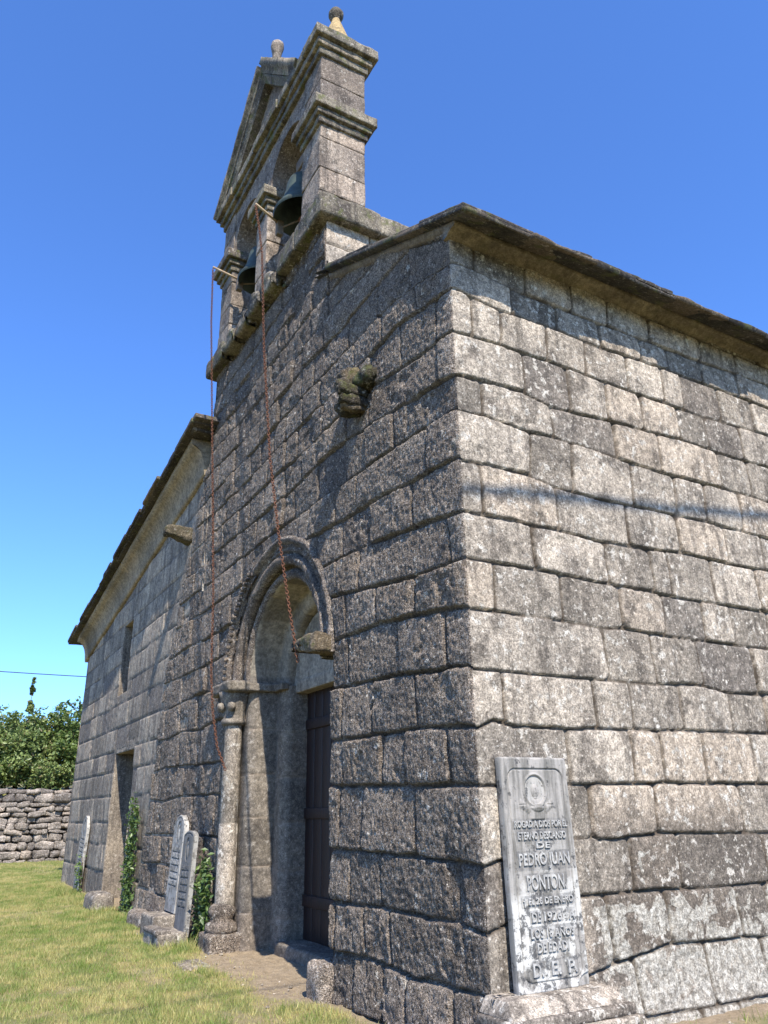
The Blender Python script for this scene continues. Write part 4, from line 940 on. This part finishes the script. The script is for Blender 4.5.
def tree(x, y, zb, H, R, n, label, mat, seed, spire=None, size=.09, cat='tree', name='tree'):
    H = H*.84
    root = empty(name, (x, y, zb), label, cat, 'trees and shrubs beyond the boundary wall')
    r = np.random.default_rng(seed); tk = MB(); ends = []
    tube(tk, [(0, 0, -.3), (.05, .03, H*.25), (-.05, .08, H*.5), (.02, 0, H*.75)], [.10, .085, .06, .03], 9, n=.02)
    for i in range(16):
        t = r.uniform(.15, .75); a = r.uniform(0, 2*PI); L = R*r.uniform(.6, 1.0)*(1.15-.5*t); z0 = H*t
        mid = (math.cos(a)*L*.5, math.sin(a)*L*.5, z0+L*.22); e = (math.cos(a)*L, math.sin(a)*L, z0+L*r.uniform(.25, .7)); tube(tk, [(0, 0, z0), mid, e], [.035, .022, .008], 6); ends.append((mid, .5)); ends.append((e, 1))
    if spire: tube(tk, [(spire[0], spire[1], H*.5), (spire[0], spire[1], spire[2])], [.03, .008], 6)
    tk.build('trunk', M['bark'], root)
    cr = MB(); cl = []
    for (e, w) in ends:
        for q in range(7): cl.append((np.array(e)+r.normal(0, R*.20, 3)*np.array([1, 1, .7]), R*r.uniform(.10, .26)))
    for q in range(14): cl.append((np.array([r.normal(0, R*.3), r.normal(0, R*.3), H*r.uniform(.55, 1.0)]), R*r.uniform(.12, .25)))
    if spire:
        for q in range(34): t = r.uniform(0, 1)**1.2; cl.append((np.array([spire[0]+r.normal(0, .10*(1.2-t)), spire[1]+r.normal(0, .13*(1.2-t)), H*.75+(spire[2]-H*.75)*t]), r.uniform(.04, .16)*(1.25-t)))
    per = n//len(cl); P = []
    for c0, rad in cl:
        d = r.normal(size=(per, 3)); d /= np.linalg.norm(d, axis=1, keepdims=True); P.append(c0+d*(rad*r.uniform(.3, 1.05, per)**.6)[:, None])
    P = np.concatenate(P); P = P[P[:, 2] > -.2]; leaves(cr, P, size, r, seed=seed); cr.build('crown', mat, root, smooth=False)
    return root
tree(-31.0, -1.9, 2.4, 2.9, 1.9, 12000, 'dense dark green bush at the left end above the boundary wall', M['leafA'], 3)
tree(-30.6, -.15, 2.4, 2.8, 1.5, 12000, 'bush with one thin leafy spire rising from its top behind the wall', M['leafA'], 5, spire=(.1, .15, 4.5))
tree(-31.2, 1.9, 2.4, 3.9, 1.7, 11000, 'taller loose tree beside the left corner of the church', M['leafB'], 8)
tree(-33.2, .6, 2.6, 3.0, 2.3, 14000, 'broad dark bush farther back behind the spired one', M['leafA'], 9)
tree(-29.6, -1.3, 2.35, 1.0, .9, 7000, 'low bright green fern clump on top of the boundary wall', M['leafB'], 11, cat='shrub', name='shrub', size=.07)
tree(-29.5, .9, 2.35, 1.1, .9, 6000, 'low brambles hanging over the boundary wall near the church', M['leafA'], 12, cat='shrub', name='shrub', size=.07)
for i, (x, y, h) in enumerate(((-34, -6, 4.), (-33, -10, 3.6), (-36, 5.5, 4.4), (-32, 5, 3.6))):
    tree(x, y, 2.6, h, 2.6, 9000, ['round bush well left of the spired one', 'bush at the far left end of the boundary wall', 'tree hidden farther behind the church', 'leafy tree behind the church\'s far corner'][i], M['leafA'], 20+i, size=.13)

def ivy(x0, x1, zt, z0, n, label, seed, lean=0.):
    root = empty('ivy_plant', ((x0+x1)/2, 0, z0), label, 'climbing plant'); r = np.random.default_rng(seed); st = MB(); P = []; w = (x1-x0)/2
    for k in range(9):
        x = r.uniform(-w*.6, w*.6); pts = []; z = 0
        while z < (zt-z0)*r.uniform(.75, 1.05):
            t = z/(zt-z0); xx = x*(1-.3*t)+.08*math.sin(z*5+k)+lean*t; pts.append((xx, -.05-.04*r.random(), z)); z += .12
            m = r.poisson(n/9/max((zt-z0)/.12, 1)); q = r.normal(0, 1, (m, 3))*np.array([.12, .045, .09]); q[:, 1] = -np.abs(q[:, 1]); P.append(np.array(pts[-1])+q)
        if len(pts) > 1: tube(st, pts, .008, 5)
    st.build('stem', M['bark'], root); lf = MB(); leaves(lf, np.concatenate(P), .042, r, seed=seed, dryp=.05); lf.build('foliage', M['ivy'], root, smooth=False); return root
ivy(-10.55, -9.85, 1.95, 0, 1200, 'ivy climbing the wall right of the side door', 4)
ivy(-6.15, -5.75, 1.05, .05, 620, 'leafy weeds between the dark headstone and the door column', 6)
ivy(-15.0, -14.6, .7, 0, 160, 'small weeds growing over the foot of the far white headstone', 7)

# ------------------------------------------------------------------ cables
def cable(pts, sag, r, label):
    a, b = Vector(pts[0]), Vector(pts[1]); m = MB(); tube(m, [a.lerp(b, t)-Vector((0, 0, sag*4*t*(1-t))) for t in np.linspace(0, 1, 40)], r, 6); o = m.build('overhead_cable', M['cable']); tag(o, label, 'cable'); return o
cable([(-29, -26, 8.2), (-29, 16, 7.4)], .9, .018, 'thin overhead cable above the bushes at the left')
Sd = np.array([math.cos(math.radians(50.2))*math.cos(math.radians(13)), -math.cos(math.radians(50.2))*math.sin(math.radians(13)), math.sin(math.radians(50.2))])
pA = np.array([.02, -1.0, 4.01])+Sd*8.5; dA = np.array([0, 1, .112])
m_ = MB(); pe = pA+dA*16
cpts = [pe+(pA-pe)*t for t in np.linspace(0, 1.5, 24)]; cr_ = [.034 if t < .93 else .016 for t in np.linspace(0, 1.5, 24)]
tube(m_, [tuple(q) for q in cpts], cr_, 6); tag(m_.build('overhead_cable', M['cable']), 'thick cable passing overhead in front of the side wall', 'cable')

# ------------------------------------------------------------------ light, sky, camera
sun = bpy.data.lights.new('sun', 'SUN'); sun.energy = 5.0; sun.angle = math.radians(.53); sun.color = (1, .93, .83)
so_ = bpy.data.objects.new('sun', sun); COL.objects.link(so_); so_.rotation_euler = Vector(Sd).to_track_quat('Z', 'Y').to_euler()
w = bpy.data.worlds.new('World'); SC.world = w; w.use_nodes = True; nt = w.node_tree
sky = nt.nodes.new('ShaderNodeTexSky'); sky.sky_type = 'NISHITA'; sky.sun_disc = False; sky.sun_elevation = math.radians(50.2); sky.sun_rotation = math.radians(103)
sky.altitude = 600; sky.air_density = 1.0; sky.dust_density = .6; sky.ozone_density = 1.6
nt.links.new(mix(nt, 1., sky.outputs[0], (.68, 1.07, 1.70), 'MULTIPLY'), nt.nodes['Background'].inputs['Color']); nt.nodes['Background'].inputs['Strength'].default_value = .117
cam = bpy.data.cameras.new('camera'); co = bpy.data.objects.new('camera', cam); COL.objects.link(co); SC.camera = co
yaw, pit, rol = -1.04494, .36737, -.016252
fw = Vector((math.sin(yaw)*math.cos(pit), math.cos(yaw)*math.cos(pit), math.sin(pit))); ri = Vector((math.cos(yaw), -math.sin(yaw), 0)); up = ri.cross(fw)
r2 = ri*math.cos(rol)+up*math.sin(rol); u2 = -ri*math.sin(rol)+up*math.cos(rol)
co.matrix_world = Matrix(((r2.x, u2.x, -fw.x, 4.83745), (r2.y, u2.y, -fw.y, -3.57074), (r2.z, u2.z, -fw.z, 1.6), (0, 0, 0, 1)))
cam.sensor_fit = 'VERTICAL'; cam.sensor_height = 36; cam.lens = 772.1/1024*36; cam.clip_end = 3000; cam.clip_start = .05
SC.render.resolution_x = 768; SC.render.resolution_y = 1024
SC.view_settings.view_transform = 'Standard'; SC.view_settings.look = 'None'; SC.view_settings.gamma = 1; SC.view_settings.exposure = .78
